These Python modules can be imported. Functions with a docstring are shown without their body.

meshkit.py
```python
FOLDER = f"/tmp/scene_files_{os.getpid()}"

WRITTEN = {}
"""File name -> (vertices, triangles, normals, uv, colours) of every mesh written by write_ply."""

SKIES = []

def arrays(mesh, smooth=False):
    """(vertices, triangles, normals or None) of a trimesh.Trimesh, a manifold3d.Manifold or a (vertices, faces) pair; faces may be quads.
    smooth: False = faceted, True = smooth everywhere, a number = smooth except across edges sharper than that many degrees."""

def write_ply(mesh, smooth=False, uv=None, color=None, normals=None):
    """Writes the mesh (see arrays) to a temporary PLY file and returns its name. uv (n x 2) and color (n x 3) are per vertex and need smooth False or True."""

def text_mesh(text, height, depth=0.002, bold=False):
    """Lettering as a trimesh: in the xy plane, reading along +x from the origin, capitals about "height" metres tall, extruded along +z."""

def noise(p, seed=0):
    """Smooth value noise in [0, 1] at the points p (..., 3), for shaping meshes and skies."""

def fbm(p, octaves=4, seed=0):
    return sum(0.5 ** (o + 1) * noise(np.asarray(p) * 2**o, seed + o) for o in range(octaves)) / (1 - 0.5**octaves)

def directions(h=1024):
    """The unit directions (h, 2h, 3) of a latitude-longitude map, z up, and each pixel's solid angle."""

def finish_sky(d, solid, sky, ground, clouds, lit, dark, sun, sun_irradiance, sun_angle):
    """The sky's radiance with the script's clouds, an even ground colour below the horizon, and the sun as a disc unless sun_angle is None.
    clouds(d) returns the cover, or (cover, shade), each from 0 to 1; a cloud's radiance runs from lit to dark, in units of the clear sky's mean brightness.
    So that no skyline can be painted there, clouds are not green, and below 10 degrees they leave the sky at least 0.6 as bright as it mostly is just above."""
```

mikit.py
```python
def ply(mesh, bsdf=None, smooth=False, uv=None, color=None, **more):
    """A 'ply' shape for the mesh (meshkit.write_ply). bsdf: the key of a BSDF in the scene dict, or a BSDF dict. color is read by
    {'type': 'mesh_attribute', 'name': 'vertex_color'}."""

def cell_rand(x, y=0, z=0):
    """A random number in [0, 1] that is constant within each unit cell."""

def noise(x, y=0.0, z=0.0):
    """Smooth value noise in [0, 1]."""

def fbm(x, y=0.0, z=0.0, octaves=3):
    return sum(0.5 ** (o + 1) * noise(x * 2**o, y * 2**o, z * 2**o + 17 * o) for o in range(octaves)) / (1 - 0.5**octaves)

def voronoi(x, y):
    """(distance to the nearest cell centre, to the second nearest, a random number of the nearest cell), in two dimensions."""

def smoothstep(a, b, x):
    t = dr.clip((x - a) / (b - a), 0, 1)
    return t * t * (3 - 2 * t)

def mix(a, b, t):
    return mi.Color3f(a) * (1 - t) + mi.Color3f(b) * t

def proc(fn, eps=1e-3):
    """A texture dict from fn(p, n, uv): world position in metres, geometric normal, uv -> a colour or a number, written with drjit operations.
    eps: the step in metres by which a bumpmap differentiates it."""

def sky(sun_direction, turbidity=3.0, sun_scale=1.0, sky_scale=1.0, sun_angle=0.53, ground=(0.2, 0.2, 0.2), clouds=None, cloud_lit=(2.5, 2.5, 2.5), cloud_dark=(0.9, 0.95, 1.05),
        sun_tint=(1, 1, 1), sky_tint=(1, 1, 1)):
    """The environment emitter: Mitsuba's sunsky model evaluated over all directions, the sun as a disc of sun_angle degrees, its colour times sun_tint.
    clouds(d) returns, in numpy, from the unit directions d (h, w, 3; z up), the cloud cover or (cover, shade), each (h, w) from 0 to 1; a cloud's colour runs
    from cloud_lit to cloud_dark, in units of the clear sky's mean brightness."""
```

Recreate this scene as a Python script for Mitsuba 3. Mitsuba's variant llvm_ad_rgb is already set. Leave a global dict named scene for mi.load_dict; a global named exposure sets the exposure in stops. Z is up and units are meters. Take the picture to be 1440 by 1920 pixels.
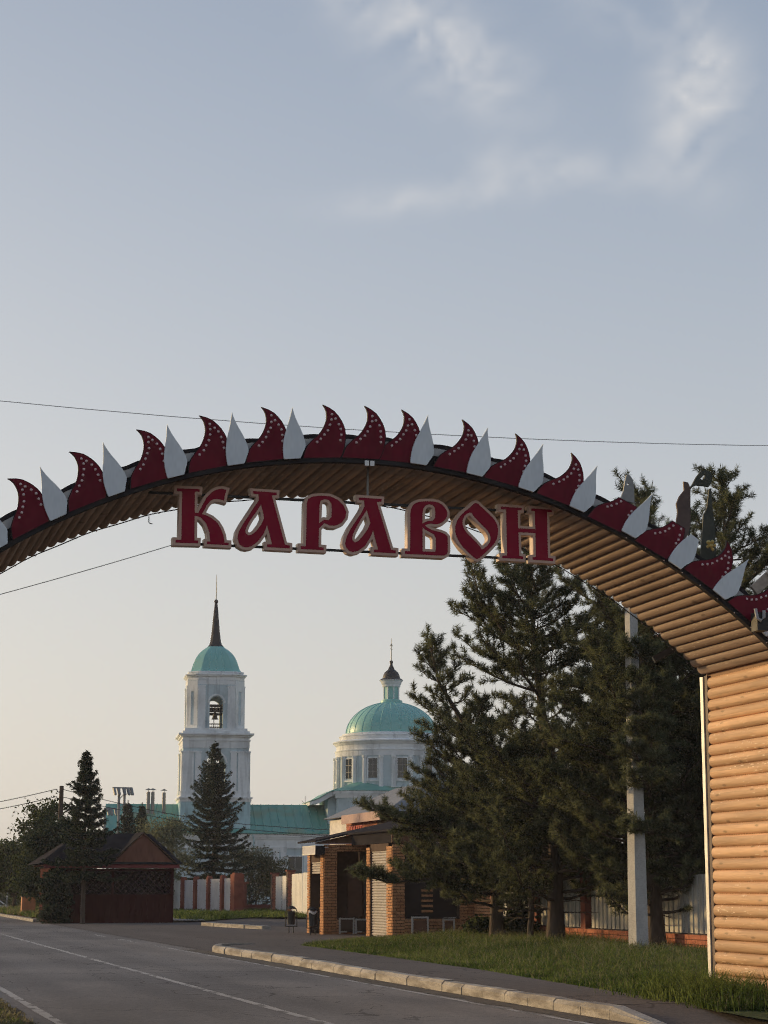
import math, random
import numpy as np, trimesh, mitsuba as mi, drjit as dr
import mikit, meshkit
from shapely.geometry import Polygon
from shapely import affinity

T = mi.ScalarTransform4f
scene, labels = {}, {}
rng = np.random.default_rng(7)
random.seed(7)

# ------------------------------------------------------------------ camera, sky, exposure
# world: +Y runs along the road, +X across it to the right, z up; the camera stands at the road's left edge
PITCH, YAW = math.radians(10.603), math.radians(15.304)
FWD = np.array([math.sin(YAW) * math.cos(PITCH), math.cos(YAW) * math.cos(PITCH), math.sin(PITCH)])
EYE = np.array([0.0, 0.0, 1.6])
scene['camera'] = {'type': 'perspective', 'fov_axis': 'x', 'fov': math.degrees(2 * math.atan(720 / 3750.0)),
                   'near_clip': 0.1, 'far_clip': 6000.0,
                   'to_world': T().look_at(origin=EYE.tolist(), target=(EYE + FWD * 10).tolist(), up=[0, 0, 1])}


def sky_clouds(d):
    az = np.degrees(np.arctan2(d[..., 0], d[..., 1]))
    el = np.degrees(np.arcsin(np.clip(d[..., 2], -1, 1)))
    q = np.stack([d[..., 0] / (d[..., 2] + 0.25), d[..., 1] / (d[..., 2] + 0.25), 0 * el], -1)
    wisp = meshkit.fbm(q * [9.0, 5.0, 1], 5, 3)
    warp = np.stack([az * 0.5, el * 0.5, 0 * el], -1)
    wx, wy = meshkit.fbm(warp, 3, 21) - 0.5, meshkit.fbm(warp, 3, 22) - 0.5
    fine = meshkit.fbm(np.stack([az * 0.55 + el * 0.3 + 1.6 * wx, el * 0.85 - az * 0.12 + 1.6 * wy, 0 * el], -1), 6, 11)
    fibre = meshkit.fbm(np.stack([(az * 0.8 + el * 0.9) * 0.5 + wx, (el * 0.8 - az * 0.5) * 2.6 + 2 * wy, 0 * el], -1), 5, 13)
    fine = 0.7 * fine + 0.3 * fibre
    cover = 0.45 * np.clip((wisp - 0.55) * 2.6, 0, 1)                      # thin cirrus over the whole sky

    def blob(a, e, sa, se, rot, amp):
        c, s = math.cos(math.radians(rot)), math.sin(math.radians(rot))
        u, v = (az - a) * np.cos(np.radians(e)), el - e
        u, v = c * u + s * v, -s * u + c * v
        return amp * np.exp(-(u / sa) ** 2 - (v / se) ** 2)

    soft = (blob(15.7, 24.6, 2.9, 1.15, -38, 0.85) + blob(18.2, 22.9, 1.8, 1.0, -20, 0.3) + blob(24.9, 22.6, 1.05, 1.4, 20, 1.0)
            + blob(24.3, 20.9, 0.8, 1.5, 25, 0.5) + blob(24.6, 25.0, 0.5, 1.2, 8, 0.35)
            + blob(16.8, 19.5, 2.6, 0.42, 4, 0.5) + blob(20.8, 20.2, 2.3, 0.5, -6, 0.6) + blob(22.0, 24.4, 1.6, 0.7, -30, 0.28))
    near = np.exp(-np.clip((np.abs(az - 15) - 12) / 10, 0, 9) ** 2 - np.clip((np.abs(el - 12) - 15) / 8, 0, 9) ** 2)
    cover = cover * (1 - near) + soft * np.clip(0.06 + 2.6 * (fine - 0.31), 0, 1.35)
    haze = np.exp(-np.clip(el, 0, 90) / 16.0) * 0.80                        # bright milky air towards the horizon
    lit = np.clip(cover, 0, 0.8)
    total = 1 - (1 - lit) * (1 - haze)
    return np.clip(total, 0, 1), np.clip(haze / np.maximum(total, 1e-6), 0, 1) * 0.9


SUN = np.array([-0.73, 0.66, 0.19])
exposure = 2.52
scene['sky'] = mikit.sky(SUN.tolist(), turbidity=5.0, sun_scale=0.72, sun_angle=4.0, clouds=sky_clouds, cloud_lit=(2.05, 2.03, 2.02),
                         cloud_dark=(2.06, 1.93, 1.77), sun_tint=(0.96, 1.08, 1.3), sky_tint=(0.955, 0.975, 1.14))

# ------------------------------------------------------------------ helpers
class MB:
    """collects vertices and triangles of one mesh"""
    def __init__(self):
        self.v, self.f, self.n = [], [], 0

    def add(self, v, f):
        v, f = np.asarray(v, float), np.asarray(f, int)
        if f.shape[1] == 4:
            f = np.vstack([f[:, [0, 1, 2]], f[:, [0, 2, 3]]])
        self.v.append(v); self.f.append(f + self.n); self.n += len(v)
        return self

    def mesh(self, m):
        return self.add(m.vertices, m.faces)

    def box(self, x0, x1, y0, y1, z0, z1, M=None):
        v = np.array([[x, y, z] for x in (x0, x1) for y in (y0, y1) for z in (z0, z1)], float)
        if M is not None:
            v = M(v)
        return self.add(v, BOXF)

    def bar(self, a, b, w, h, up=(0, 0, 1)):
        a, b = np.asarray(a, float), np.asarray(b, float)
        t = (b - a) / np.linalg.norm(b - a)
        s = np.cross(t, up)
        if np.linalg.norm(s) < 1e-6:
            s = np.cross(t, (0, 1, 0))
        s /= np.linalg.norm(s); u = np.cross(s, t)
        v = np.array([p + i * s * w / 2 + j * u * h / 2 for p in (a, b) for i in (-1, 1) for j in (-1, 1)])
        return self.add(v, BOXF)

    def tube(self, p, r, n=6, cap=True):
        p = np.asarray(p, float); k = len(p)
        t = np.gradient(p, axis=0); t /= np.linalg.norm(t, axis=1, keepdims=True) + 1e-12
        ref = np.where(np.abs(t[:, 2:]) < 0.9, [[0, 0, 1.0]], [[1.0, 0, 0]])
        a = np.cross(t, ref); a /= np.linalg.norm(a, axis=1, keepdims=True) + 1e-12
        b = np.cross(t, a); ang = np.arange(n) * 2 * np.pi / n
        r = np.broadcast_to(r, (k,))
        v = (p[:, None] + r[:, None, None] * (np.cos(ang)[None, :, None] * a[:, None] + np.sin(ang)[None, :, None] * b[:, None])).reshape(-1, 3)
        i, j = np.meshgrid(np.arange(k - 1), np.arange(n), indexing='ij')
        q = np.stack([i * n + j, (i + 1) * n + j, (i + 1) * n + (j + 1) % n, i * n + (j + 1) % n], -1).reshape(-1, 4)
        self.add(v, q)
        if cap:
            for e, s in ((0, 1), (k - 1, -1)):
                ring = np.arange(n) + e * n
                f = np.stack([np.full(n - 2, ring[0]), ring[1:-1], ring[2:]], 1)
                self.add(v, f[:, ::s])
        return self

    def lathe(self, prof, n=32, M=None, phase=0.0, arc=None):
        prof = np.asarray(prof, float); ang = np.arange(n) * 2 * np.pi / n + phase
        v = np.stack([prof[:, None, 0] * np.cos(ang), prof[:, None, 0] * np.sin(ang), prof[:, None, 1] + 0 * ang], -1).reshape(-1, 3)
        i, j = np.meshgrid(np.arange(len(prof) - 1), np.arange(n), indexing='ij')
        q = np.stack([i * n + j, i * n + (j + 1) % n, (i + 1) * n + (j + 1) % n, (i + 1) * n + j], -1).reshape(-1, 4)
        return self.add(v if M is None else M(v), q)

    def extrude(self, poly, y0, y1, M=None):
        """polygon in (x, z), extruded from y0 to y1"""
        for g in getattr(poly, 'geoms', [poly]):
            m = trimesh.creation.extrude_polygon(g, y1 - y0, engine='earcut')
            v = np.stack([m.vertices[:, 0], m.vertices[:, 2] + y0, m.vertices[:, 1]], 1)
            self.add(v if M is None else M(v), m.faces[:, ::-1])
        return self

    def plan(self, poly, z0, z1, M=None):
        for g in getattr(poly, 'geoms', [poly]):
            m = trimesh.creation.extrude_polygon(g, z1 - z0, engine='earcut')
            v = m.vertices + [0, 0, z0]
            self.add(v if M is None else M(v), m.faces)
        return self

    def get(self):
        return np.vstack(self.v), np.vstack(self.f)


BOXF = np.array([[0, 1, 3], [0, 3, 2], [4, 6, 7], [4, 7, 5], [0, 4, 5], [0, 5, 1], [2, 3, 7], [2, 7, 6], [0, 2, 6], [0, 6, 4], [1, 5, 7], [1, 7, 3]])
_count = {}


def key_of(name, parent=None):
    k = (parent + '__' if parent else '') + name
    c = _count.get(k, 0); _count[k] = c + 1
    return k if c == 0 else '%s_%03d' % (k, c)


def obj(name, mesh, bsdf, parent=None, smooth=False, label=None, cat=None, group=None, kind=None, **kw):
    key = key_of(name, parent)
    if isinstance(mesh, MB):
        mesh = mesh.get()
    scene[key] = mikit.ply(mesh, bsdf, smooth=smooth, **kw)
    tag(key, label, cat, group, kind)
    return key


def tag(key, label=None, cat=None, group=None, kind=None):
    e = {k: v for k, v in (('label', label), ('category', cat), ('group', group), ('kind', kind)) if v}
    if e:
        labels[key] = {**labels.get(key, {}), **e}
    return key


def thing(name, label, cat, group=None):
    return tag(key_of(name), label, cat, group)


def bx(x0, x1, y0, y1, z0, z1, M=None):
    return MB().box(x0, x1, y0, y1, z0, z1, M)


def sheet(poly, z, step=None):
    """flat sheet of a plan polygon"""
    m = MB()
    v, f = trimesh.creation.triangulate_polygon(Polygon(poly), engine='earcut')
    return m.add(np.c_[v, np.full(len(v), z)], f)


# ------------------------------------------------------------------ materials
def mat(name, fn=None, rough=0.8, bump=None, bs=None, two=True, spec=0.3, eps=2e-3, **kw):
    col = {'type': 'rgb', 'value': list(fn)} if isinstance(fn, (tuple, list)) else mikit.proc(fn)
    b = {'type': 'principled', 'base_color': col, 'roughness': rough, 'specular': spec, **kw}
    if bump is not None:
        b = {'type': 'bumpmap', 'arbitrary': mikit.proc(bump, eps), 'scale': bs, 'bsdf': b}
    scene[name] = {'type': 'twosided', 'bsdf': b} if two else b
    return name


mix, noise, fbm, smoothstep, cell_rand = mikit.mix, mikit.noise, mikit.fbm, mikit.smoothstep, mikit.cell_rand


def weather(c, dark=0.75, scale=1.5, streak=0.0):
    """a colour with soft dirt and slight tone changes over the surface"""
    c = tuple(c)
    def fn(p, n, uv):
        a = fbm(p.x * scale, p.y * scale, p.z * scale * (0.35 if streak else 1), 4)
        b = noise(p.x * scale * 9, p.y * scale * 9, p.z * scale * 9)
        return mix([x * dark for x in c], c, smoothstep(0.25, 0.65, a)) * (0.9 + 0.2 * b)
    return fn


def asphalt_fn(base, brown):
    def fn(p, n, uv):
        lane = fbm(p.x * 1.1, p.y * 0.06, 0.0, 3)
        patch = fbm(p.x * 0.35 + 5, p.y * 0.25, 2.0, 4)
        grit = noise(p.x * 70, p.y * 70) * 0.5 + noise(p.x * 23, p.y * 23) * 0.5
        c = mix(base, brown, smoothstep(0.35, 0.7, 0.5 * lane + 0.5 * patch))
        cr = dr.abs(fbm(p.x * 0.5 + 20, p.y * 0.35, 7.0, 4) - 0.5)
        crack = 1 - 0.45 * smoothstep(0.008, 0.0, cr)
        seam = dr.abs(p.y - 38.4 - 0.5 * fbm(p.x * 0.8, 3.0, 0.0, 3))
        crack = crack * (1 - 0.3 * smoothstep(0.09, 0.02, seam))
        track = dr.abs(dr.abs(p.x - 5.8) - 1.55) ; track = dr.abs(track - 0.75)
        crack = crack * (1 - 0.10 * smoothstep(0.45, 0.1, track))
        return c * (0.72 + 0.5 * grit) * crack * (0.74 + 0.52 * patch)
    return fn


mat('m_asphalt', asphalt_fn((0.165, 0.151, 0.143), (0.19, 0.17, 0.155)), 0.9, lambda p, n, uv: noise(p.x * 60, p.y * 60), 0.004)
mat('m_sidewalk', asphalt_fn((0.118, 0.1, 0.09), (0.1, 0.083, 0.073)), 0.92, lambda p, n, uv: noise(p.x * 50, p.y * 50), 0.004)
mat('m_dirt', asphalt_fn((0.17, 0.14, 0.11), (0.12, 0.1, 0.08)), 0.95, lambda p, n, uv: fbm(p.x * 12, p.y * 12), 0.03)
mat('m_marking', lambda p, n, uv: mix((0.16, 0.15, 0.14), (0.34, 0.32, 0.3), smoothstep(0.28, 0.55, fbm(p.x * 9, p.y * 2.5, 0.0, 4))), 0.85)
mat('m_kerb', lambda p, n, uv: mix((0.19, 0.17, 0.15), (0.36, 0.33, 0.293), smoothstep(0.25, 0.7, fbm(p.x * 3, p.y * 2.2, p.z * 9, 4))) * (0.8 + 0.4 * noise(p.x * 60, p.y * 60, p.z * 60)), 0.9,
    lambda p, n, uv: fbm(p.x * 20, p.y * 20, p.z * 20), 0.01)
mat('m_concrete', lambda p, n, uv: mix((0.34, 0.33, 0.31), (0.5, 0.485, 0.455), fbm(p.x * 4, p.y * 4, p.z * 1.2, 4)) * (0.85 + 0.3 * noise(p.x * 40, p.y * 40, p.z * 40)), 0.9,
    lambda p, n, uv: fbm(p.x * 25, p.y * 25, p.z * 25), 0.004)
mat('m_soil', lambda p, n, uv: mix((0.05, 0.042, 0.03), (0.115, 0.095, 0.065), fbm(p.x * 3, p.y * 3, 0.0, 4)) * (0.7 + 0.6 * noise(p.x * 30, p.y * 30)), 0.97,
    lambda p, n, uv: fbm(p.x * 9, p.y * 9), 0.05)
mat('m_turf', lambda p, n, uv: mix((0.035, 0.04, 0.014), (0.075, 0.09, 0.03), fbm(p.x * 1.5, p.y * 1.5, 0.0, 4)) * (0.7 + 0.6 * noise(p.x * 18, p.y * 18)), 0.95,
    lambda p, n, uv: fbm(p.x * 8, p.y * 8), 0.05)


def log_col(base, worn):
    def fn(p, n, uv):
        tone = cell_rand(dr.floor(p.z * 6.6), dr.floor(p.x * 6.6), 3)
        a = fbm(p.x * 3, p.y * 1.2, p.z * 9, 4)
        fl = noise(p.x * 45, p.y * 14, p.z * 60)
        c = mix([0.80 * x for x in base], base, smoothstep(0.3, 0.65, a)) * (0.82 + 0.3 * tone)
        kd, k2, kr = mikit.voronoi(p.y * 1.7 + 13.0 * dr.floor(p.z * 6.6 + p.x * 0.9), p.z * 6.6 + p.x * 0.9)
        c = c * (1 - 0.42 * smoothstep(0.15, 0.05, kd) * smoothstep(0.45, 0.6, kr))
        grain = fbm(p.y * 1.1, p.z * 55, p.x * 55, 3)
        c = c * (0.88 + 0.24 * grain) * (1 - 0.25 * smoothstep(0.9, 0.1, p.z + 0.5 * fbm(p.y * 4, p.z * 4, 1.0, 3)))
        c = mix(c, worn, 0.9 * smoothstep(0.74, 0.86, fl) * smoothstep(0.44, 0.6, fbm(p.x * 2 + 9, p.y * 1.7, p.z * 2.4, 3)))
        return c
    return fn


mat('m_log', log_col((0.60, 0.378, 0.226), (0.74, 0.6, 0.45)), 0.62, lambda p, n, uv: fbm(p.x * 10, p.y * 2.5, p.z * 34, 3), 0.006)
mat('m_logshaded', log_col((0.31, 0.23, 0.185), (0.4, 0.32, 0.26)), 0.7, lambda p, n, uv: fbm(p.x * 10, p.y * 2.5, p.z * 34, 3), 0.006, spec=0.15)  # same paint as the wall logs, with the underside's shade put into the colour
mat('m_logdark', weather((0.26, 0.15, 0.09)), 0.75)
mat('m_trim', weather((0.035, 0.032, 0.034), 0.7), 0.7, spec=0.1)
mat('m_fascia', weather((0.42, 0.42, 0.42), 0.75, 3), 0.6)
mat('m_silver', weather((0.55, 0.54, 0.53), 0.8, 4), 0.4, metallic=0.6)
mat('m_brownstrip', weather((0.10, 0.065, 0.055), 0.8, 4), 0.5)
mat('m_flame', lambda p, n, uv: mix((0.105, 0.011, 0.02), (0.175, 0.015, 0.029), fbm(p.x * 4, p.y, p.z * 4, 4)) * (0.85 + 0.25 * noise(p.x * 26, p.y, p.z * 7)), 0.55, spec=0.08)
mat('m_flameedge', (0.025, 0.012, 0.014), 0.6)
mat('m_spike', lambda p, n, uv: mix((0.56, 0.60, 0.63), (0.69, 0.73, 0.75), fbm(p.x * 5, p.y, p.z * 3, 4)) * (0.94 + 0.1 * noise(p.x * 50, p.y, p.z * 12)), 0.55)
mat('m_bulb', (0.62, 0.5, 0.5), 0.35, spec=0.4)
mat('m_letterface', lambda p, n, uv: mix((0.235, 0.011, 0.03), (0.275, 0.014, 0.036), fbm(p.x * 6, p.y, p.z * 6, 3)), 0.5, spec=0.08)
mat('m_letterbody', lambda p, n, uv: mix((0.47, 0.305, 0.235), (0.56, 0.37, 0.29), fbm(p.x * 7, p.y * 7, p.z * 7, 3)), 0.5)
mat('m_letterside', lambda p, n, uv: mix((0.56, 0.44, 0.37), (0.64, 0.52, 0.45), fbm(p.x * 7, p.y * 7, p.z * 7, 3)), 0.45)
mat('m_black', weather((0.03, 0.03, 0.03), 0.7, 3), 0.55)
mat('m_wire', (0.03, 0.03, 0.032), 0.6)
mat('m_greymetal', weather((0.26, 0.26, 0.255), 0.8, 3), 0.5, metallic=0.3)
mat('m_shutter', weather((0.40, 0.355, 0.32), 0.85, 3), 0.5)
mat('m_oldboard', lambda p, n, uv: mix((0.2, 0.165, 0.13), (0.5, 0.43, 0.36), fbm(p.x * 14, p.y * 2, p.z * 14, 3)), 0.85)
mat('m_darkgreen', weather((0.06, 0.065, 0.05), 0.7, 6), 0.6)
mat('m_panel', weather((0.62, 0.66, 0.68), 0.9, 3), 0.3)


def brick_col(a, b):
    def fn(p, n, uv):
        t = cell_rand(dr.floor(p.x * 3.9 + p.y * 3.9), dr.floor(p.z * 11.0), 1)
        return mix(a, b, t) * (0.8 + 0.4 * fbm(p.x * 14, p.y * 14, p.z * 14, 3))
    return fn


mat('m_brick', brick_col((0.36, 0.165, 0.075), (0.50, 0.26, 0.125)), 0.85, lambda p, n, uv: fbm(p.x * 30, p.y * 30, p.z * 30), 0.004)
mat('m_brickred', brick_col((0.3, 0.095, 0.055), (0.4, 0.15, 0.09)), 0.88, lambda p, n, uv: fbm(p.x * 30, p.y * 30, p.z * 30), 0.006)
mat('m_mortar', weather((0.09, 0.06, 0.05), 0.8, 4), 0.95)
mat('m_mortarlight', weather((0.085, 0.055, 0.04), 0.8, 4), 0.95)
mat('m_postred', weather((0.21, 0.065, 0.045), 0.75, 3), 0.85)
mat('m_whitesheet', weather((0.68, 0.66, 0.63), 0.82, 2, 1), 0.6)
mat('m_greysheet', weather((0.46, 0.45, 0.47), 0.85, 2, 1), 0.6)
mat('m_picket', weather((0.46, 0.44, 0.40), 0.8, 4, 1), 0.75)
mat('m_darkwood', weather((0.045, 0.03, 0.025), 0.7, 4), 0.8)
mat('m_brownint', weather((0.16, 0.085, 0.055), 0.7, 1.5), 0.85)
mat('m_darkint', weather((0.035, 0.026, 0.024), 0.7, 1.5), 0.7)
mat('m_glassdark', (0.03, 0.035, 0.035), 0.12, spec=0.6)
mat('m_roofgrey', weather((0.17, 0.17, 0.18), 0.8, 1.5), 0.5)
mat('m_pinkboard', weather((0.40, 0.265, 0.235), 0.85, 2), 0.7)
mat('m_plaster', weather((0.70, 0.66, 0.60), 0.8, 1.2), 0.85)
mat('m_signred', (0.45, 0.05, 0.045), 0.5)
mat('m_kiosk', lambda p, n, uv: mix((0.04, 0.009, 0.010), (0.062, 0.015, 0.015), fbm(p.x * 12, p.y * 2, p.z * 1.2, 3)), 0.9, spec=0.05)
mat('m_lattice', weather((0.085, 0.045, 0.06), 0.8, 2), 0.8, spec=0.1)
mat('m_kioskboard', weather((0.23, 0.055, 0.06), 0.75, 2), 0.7)
mat('m_gable', lambda p, n, uv: mix((0.12, 0.05, 0.035), (0.24, 0.11, 0.075), fbm(p.x * 9, p.y * 2, p.z * 2.2, 4)), 0.85)
mat('m_roofdark', weather((0.03, 0.027, 0.031), 0.75, 2), 0.95, spec=0.03)

def plaster(c):
    def fn(p, n, uv):
        a = fbm(p.x * 0.9, p.y * 0.9, p.z * 0.5, 4)
        st = fbm(p.x * 3.2, p.y * 3.2, p.z * 0.22, 3)
        ch = noise(p.x * 7, p.y * 7, p.z * 6)
        return mix([0.80 * x for x in c], c, smoothstep(0.25, 0.6, a)) * (1 - 0.20 * smoothstep(0.56, 0.74, st)) * (0.95 + 0.09 * ch)
    return fn


mat('m_church', plaster((0.52, 0.61, 0.635)), 0.9, spec=0.1)
mat('m_churchtrim', plaster((0.75, 0.77, 0.765)), 0.9, spec=0.1)
mat('m_churchteal', plaster((0.42, 0.60, 0.63)), 0.85)
mat('m_greenroof', lambda p, n, uv: mix(mix((0.115, 0.30, 0.25), (0.165, 0.385, 0.33), fbm(p.x * 0.9, p.y * 0.9, p.z * 0.4, 4)), (0.22, 0.25, 0.14), 0.55 * smoothstep(0.58, 0.75, fbm(p.x * 0.35 + 3, p.y * 0.35, p.z * 0.5, 3))), 0.45)
mat('m_dome', lambda p, n, uv: mix((0.19, 0.44, 0.40), (0.27, 0.54, 0.50), fbm(p.x * 0.8, p.y * 0.8, p.z * 0.6, 4)), 0.42)
mat('m_spire', (0.035, 0.033, 0.036), 0.45)
mat('m_gold', (0.5, 0.42, 0.28), 0.4, metallic=0.7)
mat('m_ornament', (0.62, 0.46, 0.16), 0.35, metallic=0.4)
mat('m_bell', (0.04, 0.035, 0.03), 0.5)
mat('m_bark', lambda p, n, uv: mix((0.05, 0.038, 0.03), (0.115, 0.085, 0.065), fbm(p.x * 18, p.y * 18, p.z * 5, 4)), 0.95, lambda p, n, uv: fbm(p.x * 26, p.y * 26, p.z * 7), 0.03)
mat('m_white', (0.75, 0.75, 0.75), 0.35, spec=0.5, clearcoat=0.5)
mat('m_tyre', (0.02, 0.02, 0.02), 0.8)
mat('m_orange', weather((0.45, 0.17, 0.075), 0.8, 3), 0.7)


def leaf(name, a, b, trans=0.5, sc=2.2, tuft=21):
    fn = lambda p, n, uv: mix(a, b, smoothstep(0.3, 0.7, fbm(p.x * sc, p.y * sc, p.z * sc, 3))) * (0.55 + 0.9 * smoothstep(0.2, 0.8, noise(p.x * tuft, p.y * tuft, p.z * tuft)))
    scene[name] = {'type': 'principledthin', 'base_color': mikit.proc(fn), 'roughness': 0.6, 'diff_trans': trans, 'spec_trans': 0.0}
    return name


leaf('m_needle', (0.088, 0.102, 0.058), (0.138, 0.148, 0.082), 1.1, 1.2, 6.0)
leaf('m_needletop', (0.10, 0.11, 0.065), (0.15, 0.155, 0.09), 0.7)
leaf('m_spruce', (0.03, 0.044, 0.029), (0.056, 0.072, 0.046), 0.6)
leaf('m_leaf', (0.045, 0.06, 0.025), (0.085, 0.1, 0.045), 0.8)
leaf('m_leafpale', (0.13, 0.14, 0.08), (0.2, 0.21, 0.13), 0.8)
leaf('m_leafbush', (0.045, 0.055, 0.03), (0.08, 0.085, 0.045), 0.7)
leaf('m_blade', (0.055, 0.088, 0.022), (0.135, 0.172, 0.052), 1.1, 0.9)
leaf('m_bladedry', (0.16, 0.145, 0.08), (0.3, 0.27, 0.16), 0.7, 1.2)

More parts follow.
